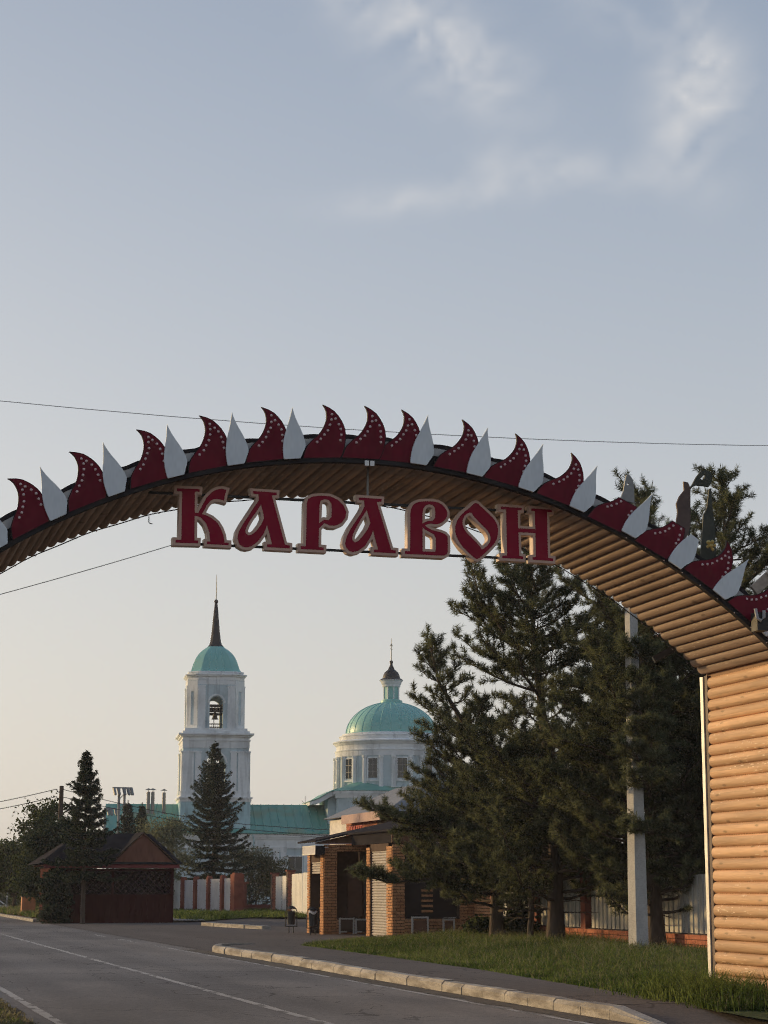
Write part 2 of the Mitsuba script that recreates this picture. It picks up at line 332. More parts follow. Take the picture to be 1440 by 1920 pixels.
# ------------------------------------------------------------------ measured outlines (metres, in the plane of the arch)
LETTERS = [
 ('K', [(3.940,6.448),(4.224,6.451),(4.223,6.417),(4.164,6.418),(4.167,6.151),(4.212,6.149),(4.308,6.341),(4.348,6.390),(4.399,6.437),(4.446,6.460),(4.504,6.472),(4.563,6.460),(4.546,6.407),(4.532,6.324),(4.483,6.335),(4.448,6.340),(4.401,6.335),(4.366,6.312),(4.321,6.260),(4.259,6.138),(4.311,6.125),(4.382,6.094),(4.452,6.038),(4.500,5.965),(4.531,5.885),(4.547,5.792),(4.600,5.791),(4.600,5.763),(4.329,5.765),(4.328,5.797),(4.369,5.799),(4.355,5.917),(4.313,6.020),(4.254,6.087),(4.207,6.108),(4.167,6.112),(4.168,5.804),(4.215,5.804),(4.213,5.769),(3.936,5.764),(3.935,5.799),(4.007,5.802),(4.007,6.408),(3.941,6.413)], []),
 ('A', [(4.898,6.463),(5.203,6.458),(5.201,6.426),(5.139,6.420),(5.314,5.801),(5.375,5.794),(5.376,5.757),(5.087,5.760),(5.087,5.796),(5.150,5.799),(5.117,5.923),(5.084,6.039),(5.040,5.926),(4.971,5.829),(4.889,5.761),(4.831,5.744),(4.784,5.750),(4.737,5.777),(4.710,5.852),(4.723,5.934),(4.780,6.042),(4.849,6.151),(4.918,6.261),(4.976,6.352),(4.970,6.426),(4.905,6.429)], [[(5.004,6.298),(5.047,6.128),(5.009,6.042),(4.946,5.956),(4.887,5.907),(4.846,5.899),(4.814,5.921),(4.807,5.956),(4.827,6.015),(4.873,6.100),(4.937,6.191)]]),
 ('P', [(5.518,5.792),(5.584,5.792),(5.588,6.072),(5.592,6.345),(5.609,6.399),(5.669,6.434),(5.777,6.449),(5.897,6.446),(5.994,6.407),(6.067,6.339),(6.103,6.257),(6.091,6.179),(6.043,6.112),(5.959,6.072),(5.887,6.072),(5.821,6.101),(5.749,6.027),(5.747,5.790),(5.814,5.787),(5.812,5.754),(5.519,5.756)], [[(5.749,6.092),(5.752,6.210),(5.754,6.329),(5.771,6.384),(5.825,6.408),(5.879,6.395),(5.910,6.349),(5.916,6.266),(5.911,6.183),(5.869,6.137),(5.815,6.142)]]),
 ('A2', [(6.266,6.451),(6.567,6.446),(6.565,6.412),(6.501,6.405),(6.693,5.797),(6.755,5.791),(6.752,5.754),(6.468,5.757),(6.468,5.790),(6.522,5.793),(6.486,5.918),(6.455,6.036),(6.419,5.945),(6.346,5.829),(6.262,5.766),(6.189,5.745),(6.141,5.760),(6.105,5.800),(6.090,5.847),(6.110,5.937),(6.164,6.046),(6.237,6.157),(6.309,6.268),(6.343,6.341),(6.336,6.416),(6.272,6.418)], [[(6.373,6.295),(6.421,6.130),(6.382,6.044),(6.316,5.952),(6.262,5.890),(6.219,5.870),(6.189,5.893),(6.180,5.928),(6.195,5.982),(6.249,6.092),(6.309,6.196)]]),
 ('B', [(6.877,5.789),(6.943,5.790),(6.947,6.045),(6.947,6.275),(6.956,6.334),(6.977,6.381),(7.013,6.414),(7.072,6.438),(7.155,6.447),(7.250,6.450),(7.316,6.441),(7.375,6.412),(7.416,6.368),(7.440,6.317),(7.437,6.265),(7.410,6.217),(7.368,6.180),(7.308,6.157),(7.261,6.155),(7.219,6.161),(7.178,6.151),(7.139,6.132),(7.177,6.105),(7.225,6.081),(7.284,6.066),(7.355,6.052),(7.409,6.032),(7.441,5.999),(7.444,5.918),(7.444,5.808),(7.431,5.773),(7.395,5.753),(7.306,5.751),(7.093,5.753),(6.877,5.752)], [[(7.107,6.156),(7.108,6.283),(7.119,6.347),(7.149,6.392),(7.197,6.410),(7.244,6.403),(7.274,6.367),(7.280,6.315),(7.278,6.245),(7.255,6.207),(7.225,6.194),(7.178,6.191),(7.148,6.178)],[(7.109,6.107),(7.142,6.080),(7.201,6.051),(7.260,6.022),(7.286,5.974),(7.286,5.842),(7.276,5.796),(7.108,5.794)]]),
 ('O', [(7.829,6.461),(7.859,6.449),(7.892,6.416),(7.936,6.381),(8.002,6.325),(8.062,6.269),(8.106,6.202),(8.122,6.139),(8.121,6.069),(8.104,5.999),(8.075,5.944),(8.031,5.895),(7.969,5.833),(7.914,5.783),(7.870,5.744),(7.839,5.728),(7.815,5.734),(7.776,5.761),(7.711,5.817),(7.646,5.877),(7.592,5.949),(7.559,6.017),(7.544,6.080),(7.549,6.149),(7.572,6.214),(7.616,6.280),(7.671,6.336),(7.727,6.381),(7.777,6.426),(7.804,6.452)], [[(7.767,6.330),(7.792,6.288),(7.846,6.232),(7.918,6.166),(7.978,6.110),(8.010,6.059),(8.024,6.006),(8.012,5.952),(7.976,5.908),(7.931,5.869),(7.901,5.854),(7.882,5.883),(7.822,5.949),(7.757,6.010),(7.697,6.065),(7.659,6.122),(7.643,6.180),(7.646,6.228),(7.671,6.282),(7.710,6.316),(7.743,6.328)]]),
 ('H', [(8.165,6.429),(8.451,6.424),(8.448,6.395),(8.395,6.392),(8.395,6.155),(8.633,6.153),(8.630,6.393),(8.581,6.396),(8.582,6.426),(8.862,6.422),(8.862,6.390),(8.795,6.390),(8.801,5.783),(8.871,5.779),(8.869,5.746),(8.590,5.751),(8.588,5.783),(8.636,5.788),(8.635,6.103),(8.401,6.104),(8.406,5.793),(8.461,5.789),(8.460,5.755),(8.176,5.756),(8.179,5.786),(8.245,5.791),(8.237,6.394),(8.165,6.395)], []),
]
FLAME = [(0.062,0.720),(0.146,0.680),(0.213,0.632),(0.258,0.574),(0.295,0.513),(0.320,0.451),(0.334,0.398),(0.339,0.326),(0.332,0.265),(0.312,0.168),(0.281,0.085),(0.250,0.002),(-0.250,-0.002),(-0.238,0.039),(-0.221,0.093),(-0.198,0.152),(-0.168,0.204),(-0.128,0.243),(-0.085,0.284),(-0.051,0.309),(-0.022,0.334),(0.014,0.372),(0.045,0.416),(0.075,0.469),(0.095,0.522),(0.102,0.577),(0.100,0.635),(0.084,0.681)]
SPIKE = [(0.069,0.683),(0.072,0.637),(0.080,0.599),(0.090,0.554),(0.113,0.483),(0.142,0.405),(0.168,0.318),(0.182,0.245),(0.184,0.181),(0.165,0.137),(0.142,0.103),(0.119,0.057),(0.101,-0.001),(-0.101,0.001),(-0.108,0.042),(-0.109,0.091),(-0.105,0.164),(-0.095,0.230),(-0.080,0.289),(-0.059,0.354),(-0.032,0.417),(-0.003,0.487),(0.020,0.546),(0.045,0.616)]
FLAME_ANGLES = [-0.5283, -0.4364, -0.3382, -0.247, -0.1573, -0.0678, -0.0067, 0.0486, 0.1398, 0.2227, 0.3115, 0.4037, 0.4928, 0.5969]
SPIKE_ANGLES = [-0.579, -0.4828, -0.3896, -0.2961, -0.202, -0.1143, 0.0862, 0.1778, 0.2648, 0.3534, 0.4472, 0.5396, 0.6253]

# ------------------------------------------------------------------ ground, road, pavement
def ground_z(x, y):
    far = np.clip((y - 128) / 40, 0, 1) * np.clip((24 - x) / 8, 0, 1)
    return -0.03 - 1.25 * far * far * (3 - 2 * far)


gx = np.concatenate([[-2000, -800, -200, -60], np.arange(-20, 61, 4), [90, 200, 800, 2000]])
gy = np.concatenate([[-500, -100], np.arange(-20, 261, 5), [320, 500, 1000, 2200]])
GX, GY = np.meshgrid(gx, gy, indexing='ij')
GZ = ground_z(GX, GY)
i, j = np.meshgrid(np.arange(len(gx) - 1), np.arange(len(gy) - 1), indexing='ij'); w = len(gy)
obj('ground', (np.stack([GX, GY, GZ], -1).reshape(-1, 3), np.stack([i * w + j, (i + 1) * w + j, (i + 1) * w + j + 1, i * w + j + 1], -1).reshape(-1, 4)),
    'm_soil', kind='structure', label='bare brown ground of the village, dry soil around the road and yards')
road = obj('road', sheet([(2.45, -30), (9.5, -30), (9.5, 130), (2.45, 130)], 0.0), 'm_asphalt', kind='structure', label='grey worn asphalt road running under the gate arch')


def strip(x0, x1, y0, y1, z, wob=0.012, n=60, rag=1.0):
    ys = np.linspace(y0, y1, n)
    a = x0 + wob * rng.normal(size=n) * rag; b = x1 + wob * rng.normal(size=n) * rag
    v = np.vstack([np.c_[a, ys, np.full(n, z)], np.c_[b, ys, np.full(n, z)]]); k = np.arange(n - 1)
    return v, np.stack([k, n + k, n + k + 1, k + 1], 1)


obj('centre_line', strip(5.74, 5.86, -20, 125, 0.004, 0.006, 220), 'm_marking', road, label='solid faded white line along the middle of the road')
obj('edge_line', strip(2.68, 2.80, -20, 120, 0.004, 0.006, 200), 'm_marking', road, label='faded white edge line on the left of the road')
m = MB(); m.add(*strip(8.72, 8.82, -20, 56, 0.004, 0.006, 160)); m.add(*strip(8.72, 8.81, 59, 63, 0.004, 0.006, 8)); m.add(*strip(8.72, 8.80, 66, 69, 0.004, 0.006, 8))
obj('edge_line', m, 'm_marking', road, label='faded white edge line beside the kerb')
obj('gutter', strip(8.86, 9.3, -25, 52, 0.006, 0.04, 200), 'm_dirt', kind='structure', label='sandy grit gathered along the foot of the kerb')
# yard in front of the shops (asphalt thick with dust)
obj('forecourt', sheet([(9.3, 49.5), (11.2, 49.5), (12.6, 50.5), (15, 55.5), (17.2, 57), (20, 60), (20.5, 70), (24, 96), (20.5, 101), (16, 91), (9.3, 91)], 0.008), 'm_sidewalk', kind='structure',
    label='brownish asphalt yard between the road and the brick shops')
sw = [(9.44, 24.3), (9.44, 30), (9.44, 40), (9.46, 46), (9.5, 49.4), (9.9, 50.9), (10.6, 51.6), (11.6, 51.4), (11.65, 48.5), (11.56, 43), (11.38, 35), (11.05, 30.5), (10.95, 28.7), (10.7, 24.3)]
obj('pavement', sheet(sw, 0.135), 'm_sidewalk', kind='structure', label='narrow brown asphalt pavement between the kerb and the grass verge')
v = [(9.3, 24.31, 0.132), (12.2, 24.31, 0.132), (9.3, 22.5, 0.012), (12.2, 22.5, 0.012), (9.3, -25, 0.012), (12.2, -25, 0.012)]
obj('pavement', MB().add(v, [[0, 1, 3, 2], [2, 3, 5, 4]]), 'm_sidewalk', kind='structure', label='brown asphalt ramp where the pavement drops to the road')
# path of the kerb: straight along the road, turning right into the yard at the far end
kp = [(9.25 + 0.1 * math.exp(-((y - 43) / 4) ** 2), y) for y in np.arange(23.4, 49.5, 1.0)]
for a in np.linspace(0, math.pi / 2, 7)[1:]:
    kp.append((10.65 - 1.4 * math.cos(a), 49.6 + 2.2 * math.sin(a)))
kerb = tag('kerb', 'pale concrete kerb between the road and the brown pavement', 'kerb', None, 'structure')
_count['kerb'] = 1
kp = np.array(kp)
for q in range(-1, len(kp) - 1):
    if q < 0:
        p0, p1 = np.array([9.30, 22.2]), np.array([9.25, 23.4])
    else:
        p0, p1 = kp[q], kp[q + 1]
    d = (p1 - p0) / np.linalg.norm(p1 - p0); n = np.array([d[1], -d[0]])
    a, b = p0 + d * 0.012, p1 - d * 0.012
    top = 0.165 + rng.normal() * 0.006; off = rng.normal() * 0.008
    if q < 0:
        top = 0.165
    prof = [(0.0, -0.05), (0.0, top - 0.05), (0.045, top), (0.20, top + 0.002), (0.20, -0.05)]
    v = np.array([[*(e + n * (u + off)), z] for e in (a, b) for u, z in prof])
    if q < 0:
        v[:5, 2] = np.minimum(v[:5, 2], 0.03)
    f = [[i, (i + 1) % 5, 5 + (i + 1) % 5, 5 + i] for i in range(5)]
    mm = MB().add(v, np.array(f)[:, ::-1]).add(v, [[0, 1, 2], [0, 2, 3], [0, 3, 4]]).add(v, [[5, 7, 6], [5, 8, 7], [5, 9, 8]])
    obj('stone', mm, 'm_kerb', 'kerb')
# detached stretch of kerb at the mouth of the yard
isl = thing('kerb_island', 'short detached stretch of pale kerb stones lying before the church lawn', 'kerb')
p = np.array([(15.15, 83.2), (15.3, 81.2), (15.5, 79.2), (15.75, 77.3), (16.1, 75.6)])
for q in range(4):
    a, b = p[q] + (p[q + 1] - p[q]) * 0.02, p[q] + (p[q + 1] - p[q]) * 0.98
    obj('stone', MB().bar((*a, 0.06), (*b, 0.06), 0.42 - 0.06 * (q == 3), 0.17 - 0.03 * (q == 3)), 'm_kerb', isl)
isl = thing('kerb_island', 'low line of pale kerb stones edging the grass mound left of the dark red kiosk', 'kerb')
for q in range(5):
    obj('stone', MB().bar((9.3 + q * 0.02, 94.2 + q * 5.6, 0.05), (9.3 + q * 0.02, 99.6 + q * 5.6, 0.05), 0.3, 0.16), 'm_kerb', isl)


def lawn(name, poly, z, label, bump=0.03, step=0.5, mat_='m_turf'):
    """grassy sheet, gently uneven, with soil under it"""
    P = Polygon(poly); x0, y0, x1, y1 = P.bounds
    m = trimesh.creation.triangulate_polygon(P.segmentize(step * 2), engine='earcut')
    mesh = trimesh.Trimesh(np.c_[m[0], np.zeros(len(m[0]))], m[1], process=False)
    v, f = trimesh.remesh.subdivide_to_size(mesh.vertices, mesh.faces, step * 2.5)
    v = np.array(v); v[:, 2] = z + bump * (meshkit.fbm(v * [0.7, 0.7, 1], 3, 5) - 0.5) * 2
    return obj(name, (v, f), mat_, kind='structure', label=label, smooth=True)


VERGE = [(10.2, 21), (10.65, 24), (10.9, 28.7), (11.0, 30.5), (11.33, 35), (11.5, 43), (11.6, 48.5), (11.65, 50.6), (14.4, 56.5), (17.0, 58.5), (19.6, 60), (22, 60), (22, 20), (12, 18)]
lawn('verge_ground', VERGE, 0.12, 'green verge with pine trunks between the pavement and the fence')
LEFTV = [(-12, 10), (2.5, 10), (2.55, 45), (2.5, 120), (-12, 120)]
lawn('roadside_soil', LEFTV, 0.0, 'dark bare soil with dead grass beside the left edge line', 0.04, 0.6, 'm_soil')
CHURCHLAWN = [(16.4, 92.5), (21, 102), (24, 100), (26, 122), (33, 140), (20, 140), (18.5, 124), (17, 112), (15.5, 100)]
lawn('church_lawn', CHURCHLAWN, 0.05, 'strip of lawn in front of the church fence', 0.03, 1.2)
MOUND = [(9.45, 95), (16, 97), (17, 128), (9.2, 128)]
lawn('grass_mound', MOUND, 0.18, 'low grassy mound left of the dark red kiosk', 0.12, 1.0)
obj('path', sheet([(15.2, 91.5), (16.6, 91.5), (19.5, 110), (19.6, 124), (18.4, 124), (17.0, 110)], 0.09), 'm_kerb', kind='structure', label='pale concrete path running past the kiosk to the white fence')

# ------------------------------------------------------------------ the gate arch
CX, CZ, RA = 6.252, -1.289, 8.138        # centre and radius of the arch
YN, YF = 23.85, 26.31                     # near and far face
XR, XL = 11.92, 0.58                      # inner faces of the two pillars
TH = math.asin((XR - CX) / RA)            # springing angle


def ring(r0, r1, y0, y1, t0=-TH, t1=TH, n=72):
    t = np.linspace(t0, t1, n); s, c = np.sin(t), np.cos(t)
    v = np.array([[CX + r * s_, y, CZ + r * c_] for s_, c_ in zip(s, c) for r, y in ((r0, y0), (r1, y0), (r1, y1), (r0, y1))])
    k = np.arange(n - 1)[:, None] * 4
    q = np.concatenate([np.hstack([k + a, k + b, k + 4 + b, k + 4 + a]) for a, b in ((0, 1), (1, 2), (2, 3), (3, 0))])
    m = MB().add(v, q[:, ::-1])
    return m.add(v, [[0, 2, 1], [0, 3, 2]]).add(v, np.array([[0, 1, 2], [0, 2, 3]]) + 4 * (n - 1))


gate = thing('gate_arch', 'tall arched gate of tan half logs crowned with red flames and white spikes', 'gate')
obj('arch_shell', ring(RA + 0.06, RA + 0.27, YN + 0.06, YF - 0.06), 'm_logdark', gate)
LOGP = [(-0.0735, 0.0), (-0.069, 0.026), (-0.05, 0.048), (-0.02, 0.06), (0.02, 0.06), (0.05, 0.048), (0.069, 0.026), (0.0735, 0.0)]


def log_mesh(place, y0, y1):
    """half log along y; place(u, h) -> (x, z) with h the bulge"""
    n = len(LOGP); v = []
    ys = [y0, y0 + 0.01, y1 - 0.01, y1]
    for k, y in enumerate(ys):
        for u, h in LOGP:
            x, z = place(u * (0.985 if k in (0, 3) else 1), h * (0.9 if k in (0, 3) else 1)); v.append((x, y, z))
    f = [[k * n + a, k * n + a + 1, (k + 1) * n + a + 1, (k + 1) * n + a] for k in range(3) for a in range(n - 1)]
    m = MB().add(v, f)
    cap = np.array([[0, a, a + 1] for a in range(1, n - 1)])
    return m.add(v, cap[:, ::-1]).add(v, cap + 3 * n)


NLOG = 86
for q in range(NLOG):
    t = -TH + (q + 0.5) * 2 * TH / NLOG
    s, c = math.sin(t), math.cos(t)
    jit = rng.normal() * 0.004
    obj('log', log_mesh(lambda u, h: (CX + (RA + 0.058 - h + jit) * s + u * c * 0.98, CZ + (RA + 0.058 - h + jit) * c - u * s * 0.98), YN + 0.05 + abs(rng.normal()) * 0.004, YF + rng.normal() * 0.006), 'm_logshaded', gate, smooth=35)
zt = CZ + RA * math.cos(TH)
nw = 28; ph = (zt - 0.03 - 0.08) / nw
for side, X, sg in ((1, XR, -1), (-1, XL, 1)):
    for q in range(nw):
        if side < 0 and q % 28 != 27:
            continue
        z = 0.08 + (q + 0.5) * ph; jit = rng.normal() * 0.004
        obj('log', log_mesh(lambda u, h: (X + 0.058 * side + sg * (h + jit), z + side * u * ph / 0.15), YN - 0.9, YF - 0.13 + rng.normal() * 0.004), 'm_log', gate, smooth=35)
obj('pillar', bx(XR + 0.056, XR + 1.5, YN - 0.9, YF, -0.3, zt + 0.35), 'm_logdark', gate)
obj('pillar', bx(XL - 1.5, XL - 0.056, YN - 0.9, YF, -0.3, zt + 0.35), 'm_logdark', gate)
for X, sg in ((XR, 1),):
    obj('corner_strip', bx(X - 0.012, X + 0.06, YF - 0.02, YF + 0.075, 0.06, zt - 0.01), 'm_silver', gate, label='pale metal strip down the far corner of the pillar')
    obj('corner_strip', bx(X + 0.01, X + 0.055, YF - 0.125, YF - 0.022, 0.06, zt + 0.0), 'm_brownstrip', gate, label='dark brown strip beside the pale corner strip')
obj('edge_trim', ring(RA - 0.015, RA + 0.045, YN - 0.05, YN + 0.045), 'm_trim', gate, label='dark strip along the front edge of the arch')
obj('fascia', ring(RA + 0.046, RA + 0.19, YN + 0.01, YN + 0.055), 'm_trim', gate)
obj('gutter_board', ring(RA + 0.192, RA + 0.295, YN - 0.005, YN + 0.05), 'm_fascia', gate, label='grey board showing between the flames')
# roof sheet of wavy metal tile over the arch
nt = 220; t = np.linspace(-TH - 0.02, TH + 0.02, nt); wv = 0.022 * np.abs(np.sin(t * RA / 0.42 * math.pi))
ro, ri = RA + 0.33 + wv, RA + 0.285 + wv * 0.6
v = np.array([[CX + r * math.sin(a), y, CZ + r * math.cos(a)] for a, r0, r1 in zip(t, ri, ro) for r, y in ((r0, YN - 0.012), (r1, YN - 0.012), (r1, YF + 0.07), (r0, YF + 0.07))])
k = np.arange(nt - 1)[:, None] * 4
obj('roof_sheet', MB().add(v, np.concatenate([np.hstack([k + 4 + a, k + 4 + b, k + b, k + a]) for a, b in ((0, 1), (1, 2), (2, 3), (3, 0))])), 'm_roofdark', gate)
# cable of small lamps along the far edge
t = np.linspace(-TH, TH, 90)
obj('lamp_cable', MB().tube(np.stack([CX + (RA - 0.006 + 0.006 * np.sin(t * 60)) * np.sin(t), 0 * t + YF + 0.025, CZ + (RA - 0.006 + 0.006 * np.sin(t * 60)) * np.cos(t)], 1), 0.008, 5), 'm_wire', gate)
m = MB()
for a in np.arange(-TH + 0.03, TH, 0.036):
    for Y in (YF + 0.03, YN - 0.055):
        if Y < YN and a < 0.42:
            continue
        m.lathe([(0.0001, -0.010), (0.011, 0.0), (0.0001, 0.011)], 6, lambda v, a=a, Y=Y: v + [CX + (RA - 0.012) * math.sin(a), Y, CZ + (RA - 0.012) * math.cos(a)])
obj('small_lamps', m, 'm_bulb', gate, kind='stuff')

FL, SP = np.array(FLAME), np.array(SPIKE)


def on_arch(t, P, scale=1.0):
    s, c = math.sin(t), math.cos(t); P = np.asarray(P) * scale
    return np.c_[CX + (RA + P[:, 1]) * s + P[:, 0] * c, CZ + (RA + P[:, 1]) * c - P[:, 0] * s]


def ring_pts(P, inset, step):
    """points along the upper part of a flame outline, set in from its edge"""
    L = np.asarray(Polygon(P).buffer(-inset).exterior.coords) if Polygon(P).buffer(-inset).geom_type == 'Polygon' else np.asarray(max(Polygon(P).buffer(-inset).geoms, key=lambda g: g.area).exterior.coords)
    d = np.r_[0, np.cumsum(np.linalg.norm(np.diff(L, axis=0), axis=1))]
    s = np.arange(0, d[-1], step)
    return np.c_[np.interp(s, d, L[:, 0]), np.interp(s, d, L[:, 1])]


BASE = Polygon(FL)
lens = ring_pts(FL, 0.062, 0.072)
lens = lens[lens[:, 1] > 0.19]
step_x = [(-0.2, -0.07), (0.24, -0.07), (0.24, 0.06), (-0.2, 0.06)]


def flame(t, y, P=FL, bulbs=lens, lab=None):
    P = np.vstack([P[:11], [[FL[11][0], 0.03], [FL[12][0], 0.03]], P[13:]]) if len(P) == len(FL) else P
    body = Polygon(on_arch(t, P))
    k = obj('flame', MB().extrude(body, y, y + 0.035), 'm_flameedge', gate, label=lab)
    obj('face', MB().extrude(body.buffer(-0.009), y - 0.004, y - 0.001), 'm_flame', k)
    m = MB()
    for q in on_arch(t, bulbs + rng.normal(size=bulbs.shape) * 0.004):
        m.lathe([(0.018, 0.0), (0.016, 0.009), (0.009, 0.016), (0.0005, 0.019)], 7, lambda v, q=q: np.stack([v[:, 0] + q[0], y - 0.004 - v[:, 2], v[:, 1] + q[1]], 1))
    obj('light_bulbs', m, 'm_bulb', k, kind='stuff', smooth=40)
    return k


def spike(t, y, P=SP, lab=None):
    P = np.vstack([P[:12], [[SP[12][0], 0.03], [SP[13][0], 0.03]], P[14:]]) if len(P) == len(SP) else P
    return obj('spike', MB().extrude(Polygon(on_arch(t, P)), y, y + 0.03), 'm_spike', gate, label=lab)


FY, SY = YN - 0.068, YN - 0.106
ra = FLAME_ANGLES[:11]; wa = SPIKE_ANGLES[:11]
left_r = [-0.62, -0.71]; left_w = [-0.668, -0.757]
for q, t in enumerate(left_r + ra):
    flame(t, FY + (0.012 if q % 2 else 0))
for t in left_w + wa:
    spike(t, SY)
# the worn flames and spikes on the right
def cut_flame(line):
    return np.array(Polygon(FL).intersection(Polygon([(-1, -0.2), (1, -0.2)] + line)).exterior.coords)[:-1]


kf = flame(0.404, FY, cut_flame([(1, 0.40), (-1, 0.47)]), lens[lens[:, 1] < 0.40], 'flame whose painted tip has worn away to grey')
obj('tip', MB().extrude(Polygon([(9.785, 6.869), (9.830, 6.868), (9.873, 6.810), (9.886, 6.704), (9.887, 6.50), (9.69, 6.54), (9.735, 6.65), (9.761, 6.782)], [[(9.798, 6.763), (9.820, 6.750), (9.804, 6.728), (9.782, 6.748)]]), FY + 0.001, FY + 0.03), 'm_greymetal', kf, label='bare grey tip of the worn flame')
kf = flame(0.491, FY, cut_flame([(1, 0.50), (-1, 0.53)]), lens[lens[:, 1] < 0.5], 'flame with a torn dark strip standing up from its tip')
obj('torn_strip', MB().extrude(Polygon([(10.588, 6.827), (10.652, 6.816), (10.683, 6.739), (10.668, 6.240), (10.562, 5.966), (10.484, 6.132), (10.474, 6.308), (10.493, 6.416), (10.477, 6.522), (10.521, 6.623), (10.592, 6.706)]), FY + 0.004, FY + 0.034), 'm_brownstrip', kf)
cutw = Polygon(SP).intersection(Polygon([(-1, -0.2), (1, -0.2), (1, 0.46), (-1, 0.50)]))
spike(0.537, SY, np.array(cutw.exterior.coords)[:-1], 'white spike broken off at its top')
flame(0.582, FY); spike(0.625, SY)
flame(0.672, FY); spike(0.715, SY); flame(0.76, FY)
obj('bracket', bx(6.26, 6.315, YN - 0.062, YN - 0.052, 6.80, 6.865), 'm_silver', gate)
obj('bracket', bx(6.33, 6.385, YN - 0.062, YN - 0.052, 6.80, 6.865), 'm_silver', gate)
obj('hook', MB().tube([(3.93, YF + 0.03, 6.49), (3.93, YF + 0.03, 6.41), (3.945, YF + 0.03, 6.395), (3.98, YF + 0.03, 6.39)], 0.007, 5), 'm_wire', gate)
# hut roof of weathered boards on top of the right pillar, seen past the last flame
for q in range(5):
    a = np.array([11.95 + 0.02 * q, YN - 0.30 + 0.0 * q, 5.72 - 0.085 * q]); 
    obj('roof_board', MB().bar(a + [-0.18 + 0.07 * q, 0.25, -0.13 + 0.015 * q], a + [0.75, 0.25, 0.38], 0.16, 0.05, (0, 1, 0)), 'm_oldboard', gate)
obj('roof_board', MB().bar((11.56, YN - 0.02, 5.42), (12.5, YN - 0.02, 6.24), 0.14, 0.06, (0, 1, 0)), 'm_oldboard', gate, label='sloping grey barge board of the little roof on the pillar')
obj('roof_board', MB().bar((11.72, YN - 0.06, 4.78), (12.4, YN - 0.06, 5.05), 0.12, 0.08, (0, 1, 0)), 'm_oldboard', gate, label='pale board end under the little roof')

# looped lamp arm beside the broken spike
lamp = thing('lamp_bracket', 'dark green looped lamp arm standing behind the broken white spike', 'lamp')
LB = YN + 0.0
loop = [(10.655, 5.9), (10.658, 6.140), (10.668, 6.731), (10.731, 6.799), (10.795, 6.910), (10.858, 6.985), (10.928, 7.010), (10.996, 6.985), (11.024, 6.929), (10.998, 6.834), (10.966, 6.783), (10.883, 6.792), (10.791, 6.795), (10.722, 6.762), (10.694, 6.718), (10.682, 6.141), (10.68, 5.9)]
obj('arm', MB().extrude(Polygon(loop, [[(10.848, 6.891), (10.879, 6.914), (10.895, 6.944), (10.926, 6.945), (10.909, 6.894), (10.870, 6.871)]]), LB - 0.02, LB + 0.02), 'm_darkgreen', lamp)
obj('post', MB().extrude(Polygon([(10.80, 5.50), (10.83, 5.80), (10.880, 6.221), (10.893, 6.400), (10.949, 6.503), (10.99, 6.76), (11.02, 6.78), (11.026, 6.506), (11.056, 6.265), (11.06, 5.874), (11.08, 5.50)]), LB + 0.022, LB + 0.05), 'm_darkgreen', lamp)

obj('gold_ornament', (lambda m: [m.lathe([(0.0005, -r_), (0.8 * r_, -0.4 * r_), (r_, 0.1 * r_), (0.5 * r_, 0.8 * r_), (0.0005, r_)], 8, lambda v, c=c: v + c) for c, r_ in (((10.90, YN - 0.10, 6.02), 0.034), ((10.955, YN - 0.10, 6.03), 0.03), ((10.93, YN - 0.11, 5.975), 0.034), ((10.985, YN - 0.10, 5.985), 0.024), ((10.955, YN - 0.105, 5.93), 0.026), ((10.885, YN - 0.10, 5.965), 0.024))] and m)(MB()), 'm_ornament', lamp, smooth=40, label='small golden cluster hanging in front of the red flame')

# floodlight hung from the far edge of the arch
fl_ = thing('floodlight', 'small dark floodlight under the far edge of the arch near the right pillar', 'floodlight')
obj('housing', MB().bar((11.30, YF + 0.30, 4.80), (11.62, YF + 0.18, 4.98), 0.22, 0.09), 'm_black', fl_)
obj('arm', MB().tube([(11.70, YF + 0.03, 4.90), (11.60, YF + 0.12, 4.95), (11.46, YF + 0.2, 4.93)], 0.02, 6), 'm_black', fl_)
hk = thing('wall_lamp', 'dark lamp with a curved pale pipe at the right end of the arch', 'lamp')
obj('housing', bx(11.46, 11.62, YN - 0.30, YN - 0.12, 4.86, 5.1), 'm_black', hk)
obj('pipe', MB().tube([(11.43, YN - 0.32, 5.14), (11.45, YN - 0.32, 5.02), (11.50, YN - 0.32, 4.985), (11.545, YN - 0.32, 5.03), (11.55, YN - 0.32, 5.12)], 0.022, 7), 'm_fascia', hk, smooth=40)

# ------------------------------------------------------------------ the hanging name sign
sign = thing('name_sign', 'dark red raised letters with tan borders reading КАРАВОН, hung below the arch', 'sign')
YL = 24.12


def shape(o, holes, b=0.0, r=0.0):
    g = Polygon(o, holes).buffer(0)
    if r:
        g = g.buffer(r).buffer(-2 * r).buffer(r)
    return g.buffer(b, join_style=2, mitre_limit=1.6) if b else g


